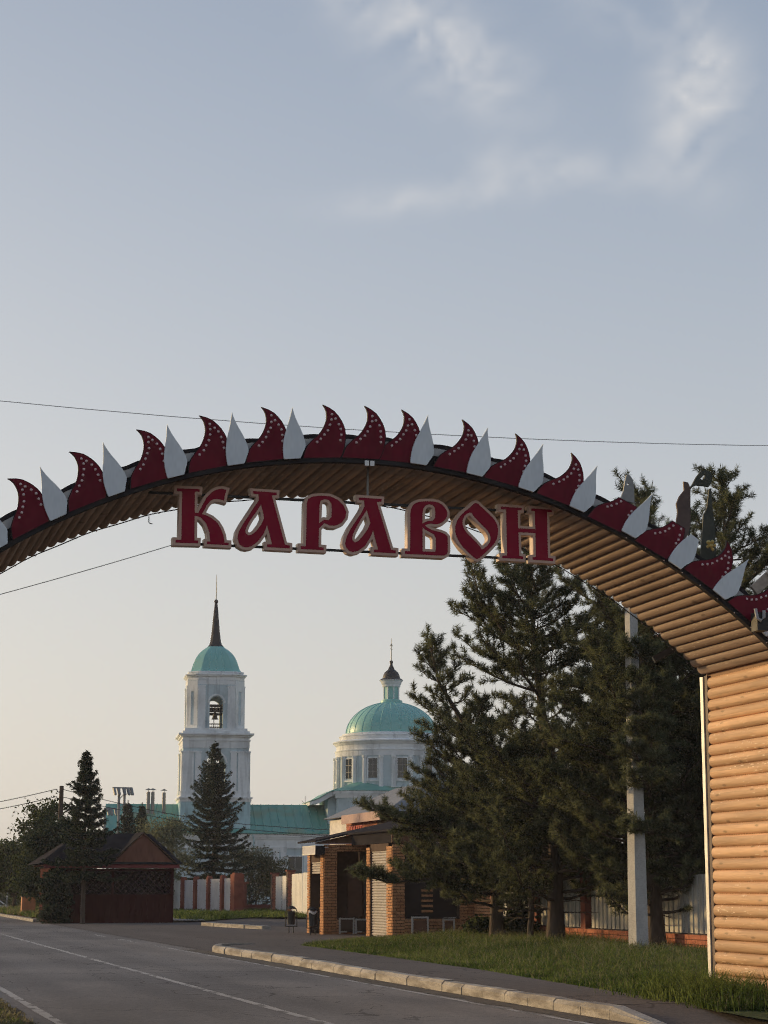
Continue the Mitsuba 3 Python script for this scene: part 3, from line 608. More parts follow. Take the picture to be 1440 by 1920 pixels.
for nm, o, holes in LETTERS:
    core = shape(o, holes)
    outer = shape(o, holes, 0.036)
    k = obj('letter', MB().extrude(outer.buffer(-0.0015, join_style=2), YL - 0.004, YL + 0.012), 'm_letterbody', sign, label='letter %s of the hanging sign' % {'K': 'К', 'A': 'А (first)', 'P': 'Р', 'A2': 'А (second)', 'B': 'В', 'O': 'О', 'H': 'Н'}[nm])
    obj('side', MB().extrude(outer, YL + 0.0125, YL + 0.13), 'm_letterside', k)
    obj('face', MB().extrude(core, YL - 0.010, YL - 0.0045), 'm_letterface', k)
m = MB()
obj('rail', MB().bar((3.96, YL + 0.10, 5.775), (8.86, YL + 0.10, 5.775), 0.03, 0.03), 'm_black', sign)
obj('rail', MB().bar((3.6, YL + 0.10, 6.40), (8.93, YL + 0.10, 6.40), 0.03, 0.03), 'm_black', sign)
for x in (6.41,):
    zt_ = CZ + math.sqrt((RA + 0.05) ** 2 - (x - CX) ** 2)
    obj('hanger', MB().bar((x, YL + 0.10, 6.42), (x, YL + 0.10, zt_), 0.026, 0.026, (0, 1, 0)), 'm_greymetal', sign)
s_ = np.linspace(0, 1, 14)
obj('guy_wire', MB().tube(np.stack([0.55 + 3.4 * s_, 0 * s_ + YL + 0.10, 4.66 + 1.105 * s_ - 0.1 * s_ * (1 - s_)], 1), 0.0045, 4), 'm_wire', label='thin wire from the bottom left of the hanging sign to the left pillar', cat='wire')

# ------------------------------------------------------------------ brick work
class Bricks:
    """running bond on plane rectangles; the first LIMIT bricks are parts, the rest one mesh"""
    def __init__(self, holder, bsdf, limit=290, name='brick', bl=0.25, bh=0.075, joint=0.018, d=0.022):
        self.h, self.b, self.lim, self.name, self.bl, self.bh, self.j, self.d = holder, bsdf, limit, name, bl, bh, joint, d
        self.count, self.rest = 0, MB()

    def wall(self, O, U, N, L, H):
        """O lower corner, U unit along, N unit outwards, length L, height H"""
        O, U, N = (np.asarray(x, float) for x in (O, U, N)); Z = np.array([0, 0, 1.0])
        rows = max(1, int(round(H / (self.bh + self.j)))); rh = H / rows
        for r in range(rows):
            x = -(r % 2) * (self.bl + self.j) / 2
            while x < L - 0.02:
                a, b = max(x, 0.0), min(x + self.bl, L); x += self.bl + self.j
                if b - a < 0.03:
                    continue
                d = self.d + rng.normal() * 0.003
                z0, z1 = r * rh + self.j / 2, (r + 1) * rh - self.j / 2
                v = np.array([O + U * u + N * n + Z * z for u in (a, b) for n in (-0.01, d) for z in (z0, z1)])
                f = BOXF if np.dot(np.cross(U, N), Z) > 0 else BOXF[:, ::-1]
                if self.count < self.lim:
                    obj(self.name, (v, f), self.b, self.h)
                else:
                    self.rest.add(v, f)
                self.count += 1
        return self

    def finish(self, name):
        if self.rest.n:
            obj(name, self.rest, self.b, self.h, kind='stuff')


# ------------------------------------------------------------------ the brick shops by the yard
shop = thing('brick_shop', 'low yellow brick shop with sloping dark roof and grey roller shutters, behind the left pines', 'shop')
X1, X2, X3 = 16.2, 17.05, 19.75
m = MB()
m.box(X1 + 0.03, X1 + 0.5, 68.92, 69.3, 0, 2.85)          # far door jamb
m.box(X1 + 0.03, X1 + 0.43, 66.93, 67.36, 0, 2.85)        # corner pier
m.box(X1 + 0.03, X1 + 0.5, 67.3, 69.0, 2.42, 2.85)
m.box(X1 + 0.43, 17.7, 66.93, 67.2, 0, 0.53)
m.box(X1 + 0.43, 17.7, 66.93, 67.2, 2.76, 3.0)
m.box(16.55, 17.8, 69.1, 69.3, 0, 2.9)
m.box(X2 + 0.03, X2 + 0.4, 64.02, 64.45, 0, 2.85)
m.box(X2 + 0.03, X2 + 0.4, 61.33, 61.95, 0, 2.85)
m.box(X2 + 0.03, X2 + 0.4, 61.9, 64.1, 2.72, 2.95)
m.box(X2 + 0.4, 19.25, 61.33, 61.6, 0, 0.62)
m.box(X2 + 0.4, 19.25, 61.33, 61.6, 2.6, 2.95)
m.box(19.22, X3 + 0.1, 61.33, 61.6, 0, 2.95)
m.box(X3 + 0.03, X3 + 0.4, 59.2, 61.4, 0, 2.7)
m.box(X3 + 0.05, 22.5, 59.23, 59.5, 0, 2.7)
m.box(17.68, 17.95, 64.4, 67.2, 0, 3.0)
obj('wall', m, 'm_mortarlight', shop)
B = Bricks(shop, 'm_brick', 295)
B.wall((X1, 66.9, 0.0), (1, 0, 0), (0, -1, 0), 0.45, 3.0)
B.wall((X1 + 0.45, 66.9, 2.76), (1, 0, 0), (0, -1, 0), 1.25, 0.25)
B.wall((X2, 61.3, 0.0), (1, 0, 0), (0, -1, 0), 0.4, 2.9)
B.wall((X3, 59.2, 0.0), (0, 1, 0), (-1, 0, 0), 2.1, 2.6)
B.wall((X1, 66.93, 0.0), (0, 1, 0), (-1, 0, 0), 0.44, 2.85)
B.wall((X1, 68.92, 0.0), (0, 1, 0), (-1, 0, 0), 0.38, 2.85)
B.wall((X2, 64.02, 0.0), (0, 1, 0), (-1, 0, 0), 0.43, 2.85)
B.wall((X2, 61.33, 0.0), (0, 1, 0), (-1, 0, 0), 0.62, 2.85)
B.wall((19.25, 61.3, 0.0), (1, 0, 0), (0, -1, 0), 0.48, 2.9)
B.wall((X2 + 0.4, 61.3, 0.0), (1, 0, 0), (0, -1, 0), 1.8, 0.6)
B.wall((X1 + 0.45, 66.9, 0.0), (1, 0, 0), (0, -1, 0), 1.22, 0.5)
B.wall((X1 + 0.5, 68.9, 0.0), (1, 0, 0), (0, -1, 0), 0.4, 2.4)
B.wall((X1 + 0.42, 67.36, 0.0), (-1, 0, 0), (0, 1, 0), 0.4, 2.4)
B.finish('small_bricks')
obj('door', bx(X1 + 0.42, X1 + 0.46, 67.45, 68.85, 0.03, 2.35), 'm_darkint', shop, label='dark door in the recess behind the litter bins')
obj('door_frame', MB().box(X1 + 0.36, X1 + 0.42, 67.42, 67.48, 0, 2.30).box(X1 + 0.36, X1 + 0.42, 67.48, 68.85, 2.25, 2.30), 'm_greymetal', shop)
k = obj('interior', MB().box(X1 + 0.45, 17.7, 68.0, 68.05, 0, 3).box(17.5, 19.2, 62.9, 62.95, 0.3, 2.9).box(17.72, 17.76, 64, 68, 0, 3), 'm_brownint', shop)
obj('window_pane', bx(X1 + 0.46, 17.68, 67.12, 67.13, 0.54, 2.75), 'm_darkint', shop) if False else None
obj('sheet', bx(X1 + 0.95, 17.66, 67.35, 67.37, 0.6, 2.2), 'm_brownint', shop, label='brown board leaning inside the open window')
obj('window_glass', bx(X2 + 0.42, 19.22, 61.52, 61.53, 0.63, 2.6), 'm_darkint', shop, label='dark shop window under the pine branches')
for z in np.arange(0.8, 1.45, 0.16):
    obj('window_slat', bx(18.05, 18.42, 61.47, 61.5, z, z + 0.07), 'm_brick', shop)
# roller shutters
ks = obj('roller_shutter', bx(X2 + 0.09, X2 + 0.12, 61.95, 64.02, 0.02, 2.74), 'm_greymetal', shop, label='closed grey roller shutter between two lit brick strips')
for q in range(31):
    z = 0.05 + q * 0.087
    v = np.array([[X2 + x, y, zz] for y in (61.96, 64.0) for x, zz in ((0.09, z), (0.055, z + 0.02), (0.05, z + 0.045), (0.062, z + 0.068), (0.09, z + 0.074))])
    f = [[a, a + 1, 5 + a + 1, 5 + a] for a in range(4)]
    obj('slat', MB().add(v, f), 'm_shutter', ks)
ks = obj('roller_shutter', bx(X1 + 0.09, X1 + 0.12, 67.37, 68.9, 2.02, 2.5), 'm_greymetal', shop, label='half raised shutter above the recessed door')
for q in range(5):
    z = 2.02 + q * 0.085
    obj('slat', MB().add(np.array([[X1 + x, y, zz] for y in (67.38, 68.9) for x, zz in ((0.09, z), (0.05, z + 0.02), (0.05, z + 0.06), (0.09, z + 0.075))]), [[a, a + 1, 4 + a + 1, 4 + a] for a in range(3)]), 'm_shutter', ks)
kb = obj('shutter_box', bx(15.86, 16.17, 66.66, 68.6, 2.66, 2.95), 'm_trim', shop, label='shutter box with a pale framed face above the door')
obj('face', bx(15.845, 15.858, 66.7, 68.56, 2.69, 2.93), 'm_greysheet', kb)
obj('frame', MB().box(15.83, 15.845, 66.66, 68.6, 2.655, 2.695).box(15.83, 15.845, 66.66, 68.6, 2.925, 2.96).box(15.83, 15.845, 66.66, 66.71, 2.696, 2.924).box(15.83, 15.845, 68.55, 68.6, 2.696, 2.924), 'm_silver', kb)
# sloping roofs (low towards the road)
def slope(x0, z0, x1, z1, y0, y1, th=0.06):
    v = [(x, y, z + dz) for x, z in ((x0, z0), (x1, z1)) for y in (y0, y1) for dz in (0, th)]
    return MB().add(np.array(v), BOXF)
obj('roof', slope(15.85, 3.07, 20.0, 3.98, 66.7, 69.4), 'm_roofdark', shop)
obj('roof', slope(16.95, 3.31, 21.0, 4.2, 61.0, 66.68), 'm_roofdark', shop)
obj('roof', slope(19.4, 2.78, 23.0, 3.5, 58.9, 60.98), 'm_roofdark', shop)
obj('upper_wall', bx(X2 + 0.04, X2 + 0.1, 61.36, 66.6, 2.96, 3.3), 'm_roofdark', shop)
obj('gable_board', MB().extrude(Polygon([(15.9, 3.02), (19.8, 3.02), (19.8, 3.92), (15.9, 3.06)]), 66.93, 66.98), 'm_brownint', shop)
obj('eave_strip', bx(16.15, 17.8, 66.82, 66.9, 3.012, 3.05), 'm_pinkboard', shop)
obj('gable_board', MB().extrude(Polygon([(17.05, 2.96), (20.8, 2.96), (20.8, 4.1), (17.05, 3.29)]), 61.35, 61.4), 'm_brownint', shop)
# boards propped up under the windows
for x, y, w_, h_, c, lb in ((16.72, 66.7, 0.48, 0.5, 'm_plaster', 'pale painted board leaning under the open window of the brick shop'), (17.25, 66.55, 0.4, 0.47, 'm_plaster', 'pale painted board beside the closed roller shutter'),
                            (17.62, 61.0, 0.5, 0.62, 'm_whitesheet', 'whitish peeling board standing under the dark shop window'), (18.62, 60.95, 0.34, 0.55, 'm_whitesheet', 'small white framed board right of the peeling board')):
    bd = thing('display_board', lb, 'board')
    obj('panel', MB().bar((x + 0.03, y + 0.05, 0.3), (x + w_ - 0.03, y + 0.05, 0.3), 0.012, h_ - 0.1), 'm_mortarlight' if c == 'm_plaster' else 'm_brownint', bd)
    fr = MB()
    for a, b in (((x, y + 0.04, 0.03), (x, y + 0.05, h_ + 0.06)), ((x + w_, y + 0.04, 0.03), (x + w_, y + 0.05, h_ + 0.06)), ((x + 0.02, y + 0.04, h_ + 0.03), (x + w_ - 0.02, y + 0.04, h_ + 0.03)), ((x + 0.02, y + 0.04, 0.1), (x + w_ * 0.5, y + 0.04, 0.1))):
        fr.bar(a, b, 0.05, 0.05, (0, 1, 0) if a[0] == b[0] else (0, 0, 1))
    obj('frame', fr, 'm_picket', bd)

# second building behind
hall = thing('white_hall', 'white plastered building with red lettered brick front and grey hip roof, behind the brick shop', 'building')
XH = 21.2
obj('wall', MB().box(XH + 0.02, 28, 79.4, 86.6, 0, 4.45), 'm_plaster', hall)
obj('brick_front', bx(XH - 0.12, XH + 0.018, 76.5, 83.0, 0, 4.3), 'm_mortarlight', hall)
Bh = Bricks(hall, 'm_brickred', 120, bl=0.5, bh=0.16)
Bh.wall((XH - 0.12, 78.0, 3.0), (0, 1, 0), (-1, 0, 0), 5.0, 1.3)
Bh.finish('small_bricks')
v = np.array([(XH - 0.25, 76.2, 4.5), (XH - 0.25, 86.9, 4.5), (28.3, 86.9, 4.5), (28.3, 76.2, 4.5), (XH + 2.2, 79.5, 5.75), (XH + 2.2, 83.6, 5.75), (26, 83.6, 5.75), (26, 79.5, 5.75)])
obj('roof', MB().add(v, [[0, 4, 5, 1], [1, 5, 6, 2], [2, 6, 7, 3], [3, 7, 4, 0], [4, 7, 6, 5], [0, 1, 2, 3]]), 'm_roofgrey', hall)
for q, y in enumerate((76.3, 79.4)):
    obj('fascia_board', bx(XH - 0.5, XH - 0.46, y, y + 3.06, 4.16, 4.52), 'm_pinkboard', hall)
obj('soffit', bx(XH - 0.455, XH - 0.02, 76.3, 82.46, 4.455, 4.495), 'm_brownint', hall)
def wall_text(txt, h, y_right, z, X, parent, stretch=1.0):
    tm = meshkit.text_mesh(txt, h, 0.02, True); v = np.array(tm.vertices)
    wv = v[:, 0].max()
    return obj('lettering', MB().add(np.c_[X - v[:, 2], y_right + (wv - v[:, 0]) * stretch, z + v[:, 1]], np.array(tm.faces)), 'm_signred', parent, label='red lettering on the brick front')
wall_text('ОУЛТ', 0.30, 80.2, 3.78, XH - 0.155, hall, 2.0)
wall_text('ВЫСТАВКА', 0.17, 80.0, 3.38, XH - 0.155, hall, 1.7)

# litter bins
def bin_(x, y, lab):
    b = thing('litter_bin', lab, 'litter bin', 'litter bins before the brick shop')
    obj('bucket', MB().lathe([(0.001, 0.0), (0.125, 0.0), (0.145, 0.44), (0.15, 0.45), (0.135, 0.45), (0.12, 0.05), (0.001, 0.05)], 20, lambda v: v + [x, y, 0.30]), 'm_black', b, smooth=35)
    arch = [(x - 0.2, y, 0.22), (x - 0.2, y, 0.72)] + [(x - 0.2 * math.cos(a), y, 0.72 + 0.2 * math.sin(a)) for a in np.linspace(0.2, math.pi - 0.2, 9)] + [(x + 0.2, y, 0.72), (x + 0.2, y, 0.22)]
    obj('frame', MB().tube(arch, 0.018, 6).tube([(x - 0.2, y, 0.23), (x + 0.2, y, 0.23)], 0.016, 6).tube([(x - 0.2, y, 0.55), (x - 0.14, y, 0.55)], 0.014, 6).tube([(x + 0.14, y, 0.55), (x + 0.2, y, 0.55)], 0.014, 6), 'm_black', b, smooth=40)
    obj('hood', MB().lathe([(0.15, 0.0), (0.13, 0.04), (0.07, 0.075), (0.001, 0.085)], 16, lambda v: v + [x, y, 0.83]), 'm_black', b, smooth=40)
    for s in (-0.08, 0.08):
        obj('leg', MB().tube([(x + s, y, 0.0), (x + s, y, 0.24)], 0.017, 6), 'm_black', b)
    th = np.linspace(0, 2 * math.pi, 15)[:-1]
    if y > 67:
        return
    bag = MB().lathe([(0.14, -0.1), (0.158, -0.03), (0.15, 0.015), (0.125, 0.05), (0.1, 0.02)], 18, lambda v: v * [1, 1, 0.6] + [x, y, 0.755] + np.c_[0 * v[:, 0], 0 * v[:, 0], 0.03 * np.sin(np.arctan2(v[:, 1], v[:, 0]) * 3 + x)])
    obj('bag', bag, 'm_whitesheet', b, smooth=40)
bin_(15.62, 69.3, 'left black litter bin, empty, standing against the white fence')
bin_(15.70, 66.4, 'black litter bin with a white bag standing in front of the recessed shop door')

# ------------------------------------------------------------------ fences
fen = thing('picket_fence', 'pale picket fence on a red block base behind the pine trunks', 'fence')
XF = 19.3
obj('base', bx(XF + 0.03, XF + 0.28, 36, 60, -0.1, 0.52), 'm_mortar', fen)
Bf = Bricks(fen, 'm_brickred', 290, 'block', 0.30, 0.095, 0.014, 0.03)
Bf.wall((XF, 42, 0.05), (0, 1, 0), (-1, 0, 0), 15.5, 0.46); Bf.finish('small_blocks')
for q, y in enumerate((42.2, 46.6, 50.4, 54.2, 58.0)):
    obj('post', bx(XF - 0.02, XF + 0.32, y, y + 0.34, 0.0, 2.0), 'm_postred', fen)
obj('rail', MB().box(XF + 0.13, XF + 0.17, 42, 58, 0.56, 0.62).box(XF + 0.13, XF + 0.17, 42, 58, 1.6, 1.66), 'm_darkwood', fen)
y = 42.6
while y < 58:
    if not any(p - 0.05 < y + 0.1 and y < p + 0.39 for p in (42.2, 46.6, 50.4, 54.2, 58.0)):
        h = 1.88 + rng.normal() * 0.01
        obj('picket', bx(XF + 0.09, XF + 0.125, y, y + 0.20, 0.535, h), 'm_picket', fen)
    y += 0.285

wf = thing('white_fence', 'white panel fence with red posts, right beside the dark red kiosk', 'fence')
a, b = np.array([20.3, 123.5]), np.array([22.25, 112.6]); d = (b - a) / np.linalg.norm(b - a); nrm = np.array([-d[1], d[0]])
L = np.linalg.norm(b - a)
for q in range(5):
    s0, s1 = q * L / 5 + 0.18, (q + 1) * L / 5 - 0.18
    sgs = np.linspace(s0, s1, 25); off = 0.02 * (np.arange(25) % 4 > 1)
    v = np.array([[*(a + d * s + nrm * o), z] for z in (0.18, 1.95 + 0.025 * q) for s, o in zip(sgs, off)]); k = np.arange(24)
    obj('panel', MB().add(v, np.stack([k, k + 1, 25 + k + 1, 25 + k], 1)), 'm_greysheet' if q else 'm_whitesheet', wf)  # shade painted in: white panels made greyer, except the first, sunlit one
for q in range(6):
    c = a + d * (q * L / 5)
    w_, h_ = (0.15, 2.05 + 0.03 * q) if q < 5 else (0.3, 2.28)
    M = lambda v, c=c: np.c_[c[0] + v[:, 0] * d[0] + v[:, 1] * nrm[0], c[1] + v[:, 0] * d[1] + v[:, 1] * nrm[1], v[:, 2]]
    obj('post', MB().box(-w_, w_, -w_, w_, 0, h_, M).box(-w_ * 0.75, w_ * 0.75, -w_ * 0.75, w_ * 0.75, h_, h_ + 0.07, M), 'm_postred', wf, label='thick red end pillar' if q == 5 else None)
rw = thing('red_wall', 'low red wall with a pillar and thin iron railing in front of the church bushes', 'wall')
obj('base', bx(24.0, 31.5, 121.5, 121.9, 0, 0.52), 'm_postred', rw)
obj('pillar', MB().box(23.3, 23.95, 118.3, 118.9, 0, 1.75).box(23.2, 24.05, 118.2, 119.0, 1.75, 1.87), 'm_postred', rw)
m = MB()
for x in np.arange(24.2, 31.4, 0.24):
    m.bar((x, 121.7, 0.52), (x, 121.7, 1.5), 0.025, 0.025, (0, 1, 0))
m.bar((24, 121.7, 1.4), (31.5, 121.7, 1.4), 0.03, 0.04); m.bar((24, 121.7, 0.7), (31.5, 121.7, 0.7), 0.03, 0.04)
obj('railing', m, 'm_wire', rw, kind='stuff')
gf = thing('sheet_fence', 'bright white corrugated fence with a gate between brick posts, left of the litter bins', 'fence')
a, b = np.array([26.2, 121.0]), np.array([23.0, 96.0]); d = (b - a) / np.linalg.norm(b - a); nrm = np.array([-d[1], d[0]])
L = np.linalg.norm(b - a)
def ssheet(s0, s1, z0, z1, step=0.09):
    n = int((s1 - s0) / step); sg = np.linspace(s0, s1, n); off = 0.03 * (np.arange(n) % 4 > 1)
    v = np.array([[*(a + d * s - nrm * o), z] for z in (z0, z1) for s, o in zip(sg, off)]); k = np.arange(n - 1)
    return MB().add(v, np.stack([k, k + 1, n + k + 1, n + k], 1))
for nm, s0, s1, z0, z1 in (('gate_leaf', 1.2, 5.2, 0.22, 2.18), ('gate_leaf', 5.5, 9.6, 0.22, 2.2), ('panel', 11.4, 17.5, 0.2, 2.27), ('panel', 17.52, 24.5, 0.2, 2.3)):
    obj(nm, ssheet(s0, s1, z0, z1), 'm_whitesheet', gf)
for s, h in ((0.3, 2.33), (10.5, 2.42)):
    c = a + d * s
    M = lambda v, c=c: np.c_[c[0] + v[:, 0] * d[0] + v[:, 1] * nrm[0], c[1] + v[:, 0] * d[1] + v[:, 1] * nrm[1], v[:, 2]]
    kp_ = obj('post', MB().box(-0.42, 0.42, -0.2, 0.2, 0, h, M), 'm_mortar', gf)
    Bp = Bricks(kp_, 'm_brickred', 200, bl=0.36, bh=0.15, d=0.012)
    for O, U, N, LL in ((c - d * 0.42 + nrm * 0.2, d, nrm, 0.84), (c + d * 0.42 + nrm * 0.2, -nrm, d, 0.4)):
        Bp.wall((*O, 0.02), (*U, 0), (*N, 0), LL, h)
    obj('cap', MB().box(-0.48, 0.48, -0.26, 0.26, h, h + 0.08, M), 'm_postred', kp_)

# ------------------------------------------------------------------ the red kiosk
ki = thing('red_kiosk', 'dark red wooden kiosk with lattice walls and a brown front gable, beyond the road', 'kiosk')
KX0, KX1, KY0, KY1 = 9.5, 14.95, 90.5, 94.8
x = KX0; q = 0
while x < KX1 - 0.05:
    obj('board', bx(x + 0.006, min(x + 0.27, KX1) - 0.006, KY0 - 0.02 - 0.004 * (q % 2), KY0 + 0.02, 0.02, 1.18), 'm_kiosk', ki); x += 0.27; q += 1
obj('wall', MB().box(KX0, KX1, KY0 + 0.021, KY0 + 0.06, 0, 1.18).box(KX0 - 0.03, KX0, KY0 - 0.02, KY1, 0, 2.4).box(KX1, KX1 + 0.03, KY0 - 0.02, KY1, 0, 2.4).box(KX0, KX1, KY1, KY1 + 0.04, 0, 2.4).box(KX0, KX1, KY0 + 0.5, KY1, 0.0, 0.06), 'm_kiosk', ki)
for x in (KX0, 12.2, KX1 - 0.1):
    obj('post', bx(x, x + 0.1, KY0 - 0.035, KY0 + 0.06, 0, 2.4), 'm_kiosk', ki)
obj('rail', bx(KX0, KX1, KY0 - 0.045, KY0 + 0.03, 1.18, 1.25), 'm_kiosk', ki)
obj('rail', bx(KX0, KX1, KY0 - 0.045, KY0 + 0.03, 2.28, 2.36), 'm_kiosk', ki)
for s, yo in ((1, 0.0), (-1, 0.02)):
    for c in np.arange(-1.1, KX1 - KX0 + 1.1, 0.27):
        # clip the diagonal to the opening
        z0, z1 = 1.25, 2.28; xa, xb = (KX0 + c, KX0 + c + s * (z1 - z0)) if s > 0 else (KX0 + c, KX0 + c - (z1 - z0))
        pts = []
        for tt in np.linspace(0, 1, 60):
            X_ = xa + (xb - xa) * tt
            if KX0 + 0.02 <= X_ <= KX1 - 0.02:
                pts.append((X_, z0 + (z1 - z0) * tt))
        if len(pts) > 8:
            obj('lattice_slat', MB().bar((pts[0][0], KY0 + yo, pts[0][1]), (pts[-1][0], KY0 + yo, pts[-1][1]), 0.018, 0.06, (0, 1, 0)), 'm_lattice', ki)
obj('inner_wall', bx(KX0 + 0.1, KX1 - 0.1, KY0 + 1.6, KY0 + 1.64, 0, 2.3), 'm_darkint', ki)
obj('eave_board', bx(KX0 - 0.35, KX1 + 0.22, KY0 - 0.40, KY0 - 0.36, 2.40, 2.56), 'm_kioskboard', ki)
obj('soffit', bx(KX0 - 0.33, KX1 + 0.2, KY0 - 0.355, KY1 + 0.3, 2.50, 2.54), 'm_kiosk', ki)
v = np.array([(8.9, 89.95, 2.58), (15.3, 89.95, 2.58), (15.3, 95.3, 2.58), (8.9, 95.3, 2.58), (10.9, 92.6, 3.98), (14.2, 92.6, 3.98)])
kr = obj('roof', MB().add(v, [[0, 1, 5, 4], [2, 3, 4, 5]]).add(v, [[1, 2, 5], [3, 0, 4]]), 'm_roofdark', ki)
GX0, GX1, GXC = 12.05, 15.05, 13.52
obj('front_gable', MB().extrude(Polygon([(GX0 + 0.12, 2.6), (GX1 - 0.12, 2.6), (GXC, 3.9)]), 90.12, 90.17), 'm_gable', ki)
for sx, x in ((-1, GX0), (1, GX1)):
    v = np.array([(x - sx * 0.0 + sx * 0.06, yy, 2.55 + dz) if e == 0 else (GXC, yy, 3.95 + dz) for e in (0, 1) for yy in (89.98, 92.7) for dz in (0, 0.05)])
    obj('gable_roof', MB().add(v, BOXF), 'm_roofdark', ki)
    obj('barge_board', MB().bar((x + sx * 0.06, 90.06, 2.56), (GXC, 90.06, 3.93), 0.04, 0.07, (0, 1, 0)), 'm_logdark', ki)

# ------------------------------------------------------------------ poles, masts, wires
def pole_mesh(cx, cy, rot, prof):
    m = MB(); c, s = math.cos(rot), math.sin(rot); V = []
    for z, w, d in prof:
        for u, w_ in ((-w, -d), (w, -d), (w, d), (-w, d)):
            V.append((cx + c * u - s * w_, cy + s * u + c * w_, z))
    n = len(prof); k = [[4 * i + a, 4 * i + (a + 1) % 4, 4 * (i + 1) + (a + 1) % 4, 4 * (i + 1) + a] for i in range(n - 1) for a in range(4)]
    return m.add(V, k).add(V, [[4 * n - 4, 4 * n - 3, 4 * n - 2, 4 * n - 1]])
cp = thing('concrete_pole', 'tall square concrete pole standing in the grass between the pines', 'pole')
obj('shaft', pole_mesh(17.62, 42.75, math.radians(15), [(-0.2, 0.172, 0.15), (1.6, 0.16, 0.138), (4.5, 0.135, 0.118), (9.0, 0.10, 0.085)]), 'm_concrete', cp)
up = thing('wooden_pole', 'dark wooden utility pole left of the tall spruce', 'utility pole')
obj('shaft', MB().tube([(11.28, 104, -0.2), (11.3, 104, 3), (11.34, 104, 6.66)], [0.15, 0.14, 0.11], 8), 'm_bark', up, smooth=40)
for z in (6.32, 5.95):
    obj('insulator', MB().tube([(11.3, 104, z), (11.12, 103.98, z + 0.05), (11.1, 103.98, z + 0.16)], 0.03, 6), 'm_black', up)
def wire(lab, pts, r=0.02, sag=0.0, name='power_line'):
    pts = np.asarray(pts, float); out = []
    for a, b in zip(pts[:-1], pts[1:]):
        for s in np.linspace(0, 1, 13)[:-1 if b is not pts[-1] else None]:
            p = a + (b - a) * s; p[2] -= sag * 4 * s * (1 - s); out.append(p)
    obj(name, MB().tube(out, r, 4), 'm_wire', label=lab, cat='wire')
wire('upper power line leaving the wooden pole to the left', [(11.1, 104, 6.5), (4.0, 108, 5.2)], 0.018, 0.12)
wire('lower power line leaving the wooden pole to the left', [(11.1, 104, 6.12), (4.0, 108, 4.85)], 0.018, 0.12)
wire('upper power line running right from the wooden pole past the church roof', [(11.34, 104, 6.5), (19.5, 106, 5.0), (30.5, 108, 4.55)], 0.016, 0.1)
wire('lower power line running right from the wooden pole past the church roof', [(11.34, 104, 6.12), (19.5, 106, 4.75), (30.5, 108, 4.2)], 0.016, 0.1)
wire('lowest thin cable across the green church roof', [(17.5, 112, 4.75), (24.5, 112, 4.5), (31.5, 112, 4.2)], 0.013, 0.06)
wire('long thin wire high above the arch, behind the flames', [(0.9, 45, 12.56), (26, 45, 12.73)], 0.0075, 0.35, 'high_wire')

def mast(x, y, z0, h, lab, lamps, two):
    t = thing('floodlight_mast', lab, 'floodlight mast')
    m = MB()
    for o in ((-0.22, 0.22) if two else (0.0,)):
        m.tube([(x + o, y, z0), (x + o, y, h)], 0.11, 6)
    if two:
        for z in np.arange(h - 5, h - 0.3, 0.8):
            m.bar((x - 0.22, y, z), (x + 0.22, y, z + 0.5), 0.06, 0.06)
    m.bar((x + lamps[0] - 0.1, y, h - 0.05), (x + lamps[-1] + 0.1, y, h - 0.05), 0.1, 0.1)
    obj('frame', m, 'm_greymetal', t)
    for l in lamps:
        obj('lamp', MB().bar((x + l, y - 0.1, h - 0.08), (x + l + 0.1, y - 0.35, h - 0.62), 0.2, 0.15), 'm_greymetal', t)
mast(22.2, 160, 0, 9.35, 'floodlight mast with two rows of lamps rising behind the twin spruce', (-0.65, -0.32, 0.12, 0.45, 0.72), True)
mast(22.2, 170, -0.5, 8.1, 'smaller floodlight mast with three lamps, left of the bigger mast', (0.2, 0.48, 0.85), False)

# ------------------------------------------------------------------ car and small things far left
ca = thing('parked_car', 'white car parked at the far left edge behind the grass mound', 'car')
def car(cx, cy, z0, rot):
    c, s = math.cos(rot), math.sin(rot)
    M = lambda v: np.c_[cx + c * v[:, 0] - s * v[:, 1], cy + s * v[:, 0] + c * v[:, 1], z0 + v[:, 2]]
    side = Polygon([(-2.1, 0.3), (2.05, 0.3), (2.12, 0.62), (1.95, 0.85), (1.05, 0.98), (0.45, 1.42), (-1.2, 1.46), (-1.85, 1.05), (-2.1, 0.95)]).buffer(-0.06).buffer(0.06)
    obj('body', MB().extrude(side, -0.85, 0.85, M), 'm_white', ca)
    gl = Polygon([(0.92, 1.0), (0.42, 1.35), (-1.15, 1.38), (-1.6, 1.05)])
    for y0, y1 in ((-0.866, -0.851), (0.851, 0.866)):
        obj('window', MB().extrude(gl, y0, y1, M), 'm_glassdark', ca)
    for xx in (-1.3, 1.3):
        for yy in (-0.8, 0.8):
            obj('wheel', MB().lathe([(0.001, -0.1), (0.3, -0.1), (0.32, -0.05), (0.32, 0.05), (0.3, 0.1), (0.001, 0.1)], 20, lambda v: M(np.c_[v[:, 0] + xx, v[:, 2] + yy, v[:, 1] + 0.32])), 'm_tyre', ca, smooth=40)
car(13.3, 172, -0.95, math.radians(8))
cb = thing('cabinet', 'rusty orange metal cabinet on the grass mound left of the kiosk', 'cabinet')
obj('body', bx(9.52, 10.2, 104.0, 104.6, 0.0, 1.08), 'm_orange', cb); obj('lid', bx(9.48, 10.24, 103.95, 104.65, 1.08, 1.12), 'm_brownstrip', cb)
obj('slanting_stick', MB().tube([(15.1, 127, 0.1), (15.75, 127, 1.15)], 0.04, 6), 'm_whitesheet', label='thin white stick leaning at the edge of the grass mound', cat='stick')
sp = thing('sign_post', 'thin grey post in front of the white car', 'post')
obj('shaft', MB().tube([(9.95, 118, 0.0), (9.95, 118, 1.25)], 0.035, 6), 'm_greymetal', sp)
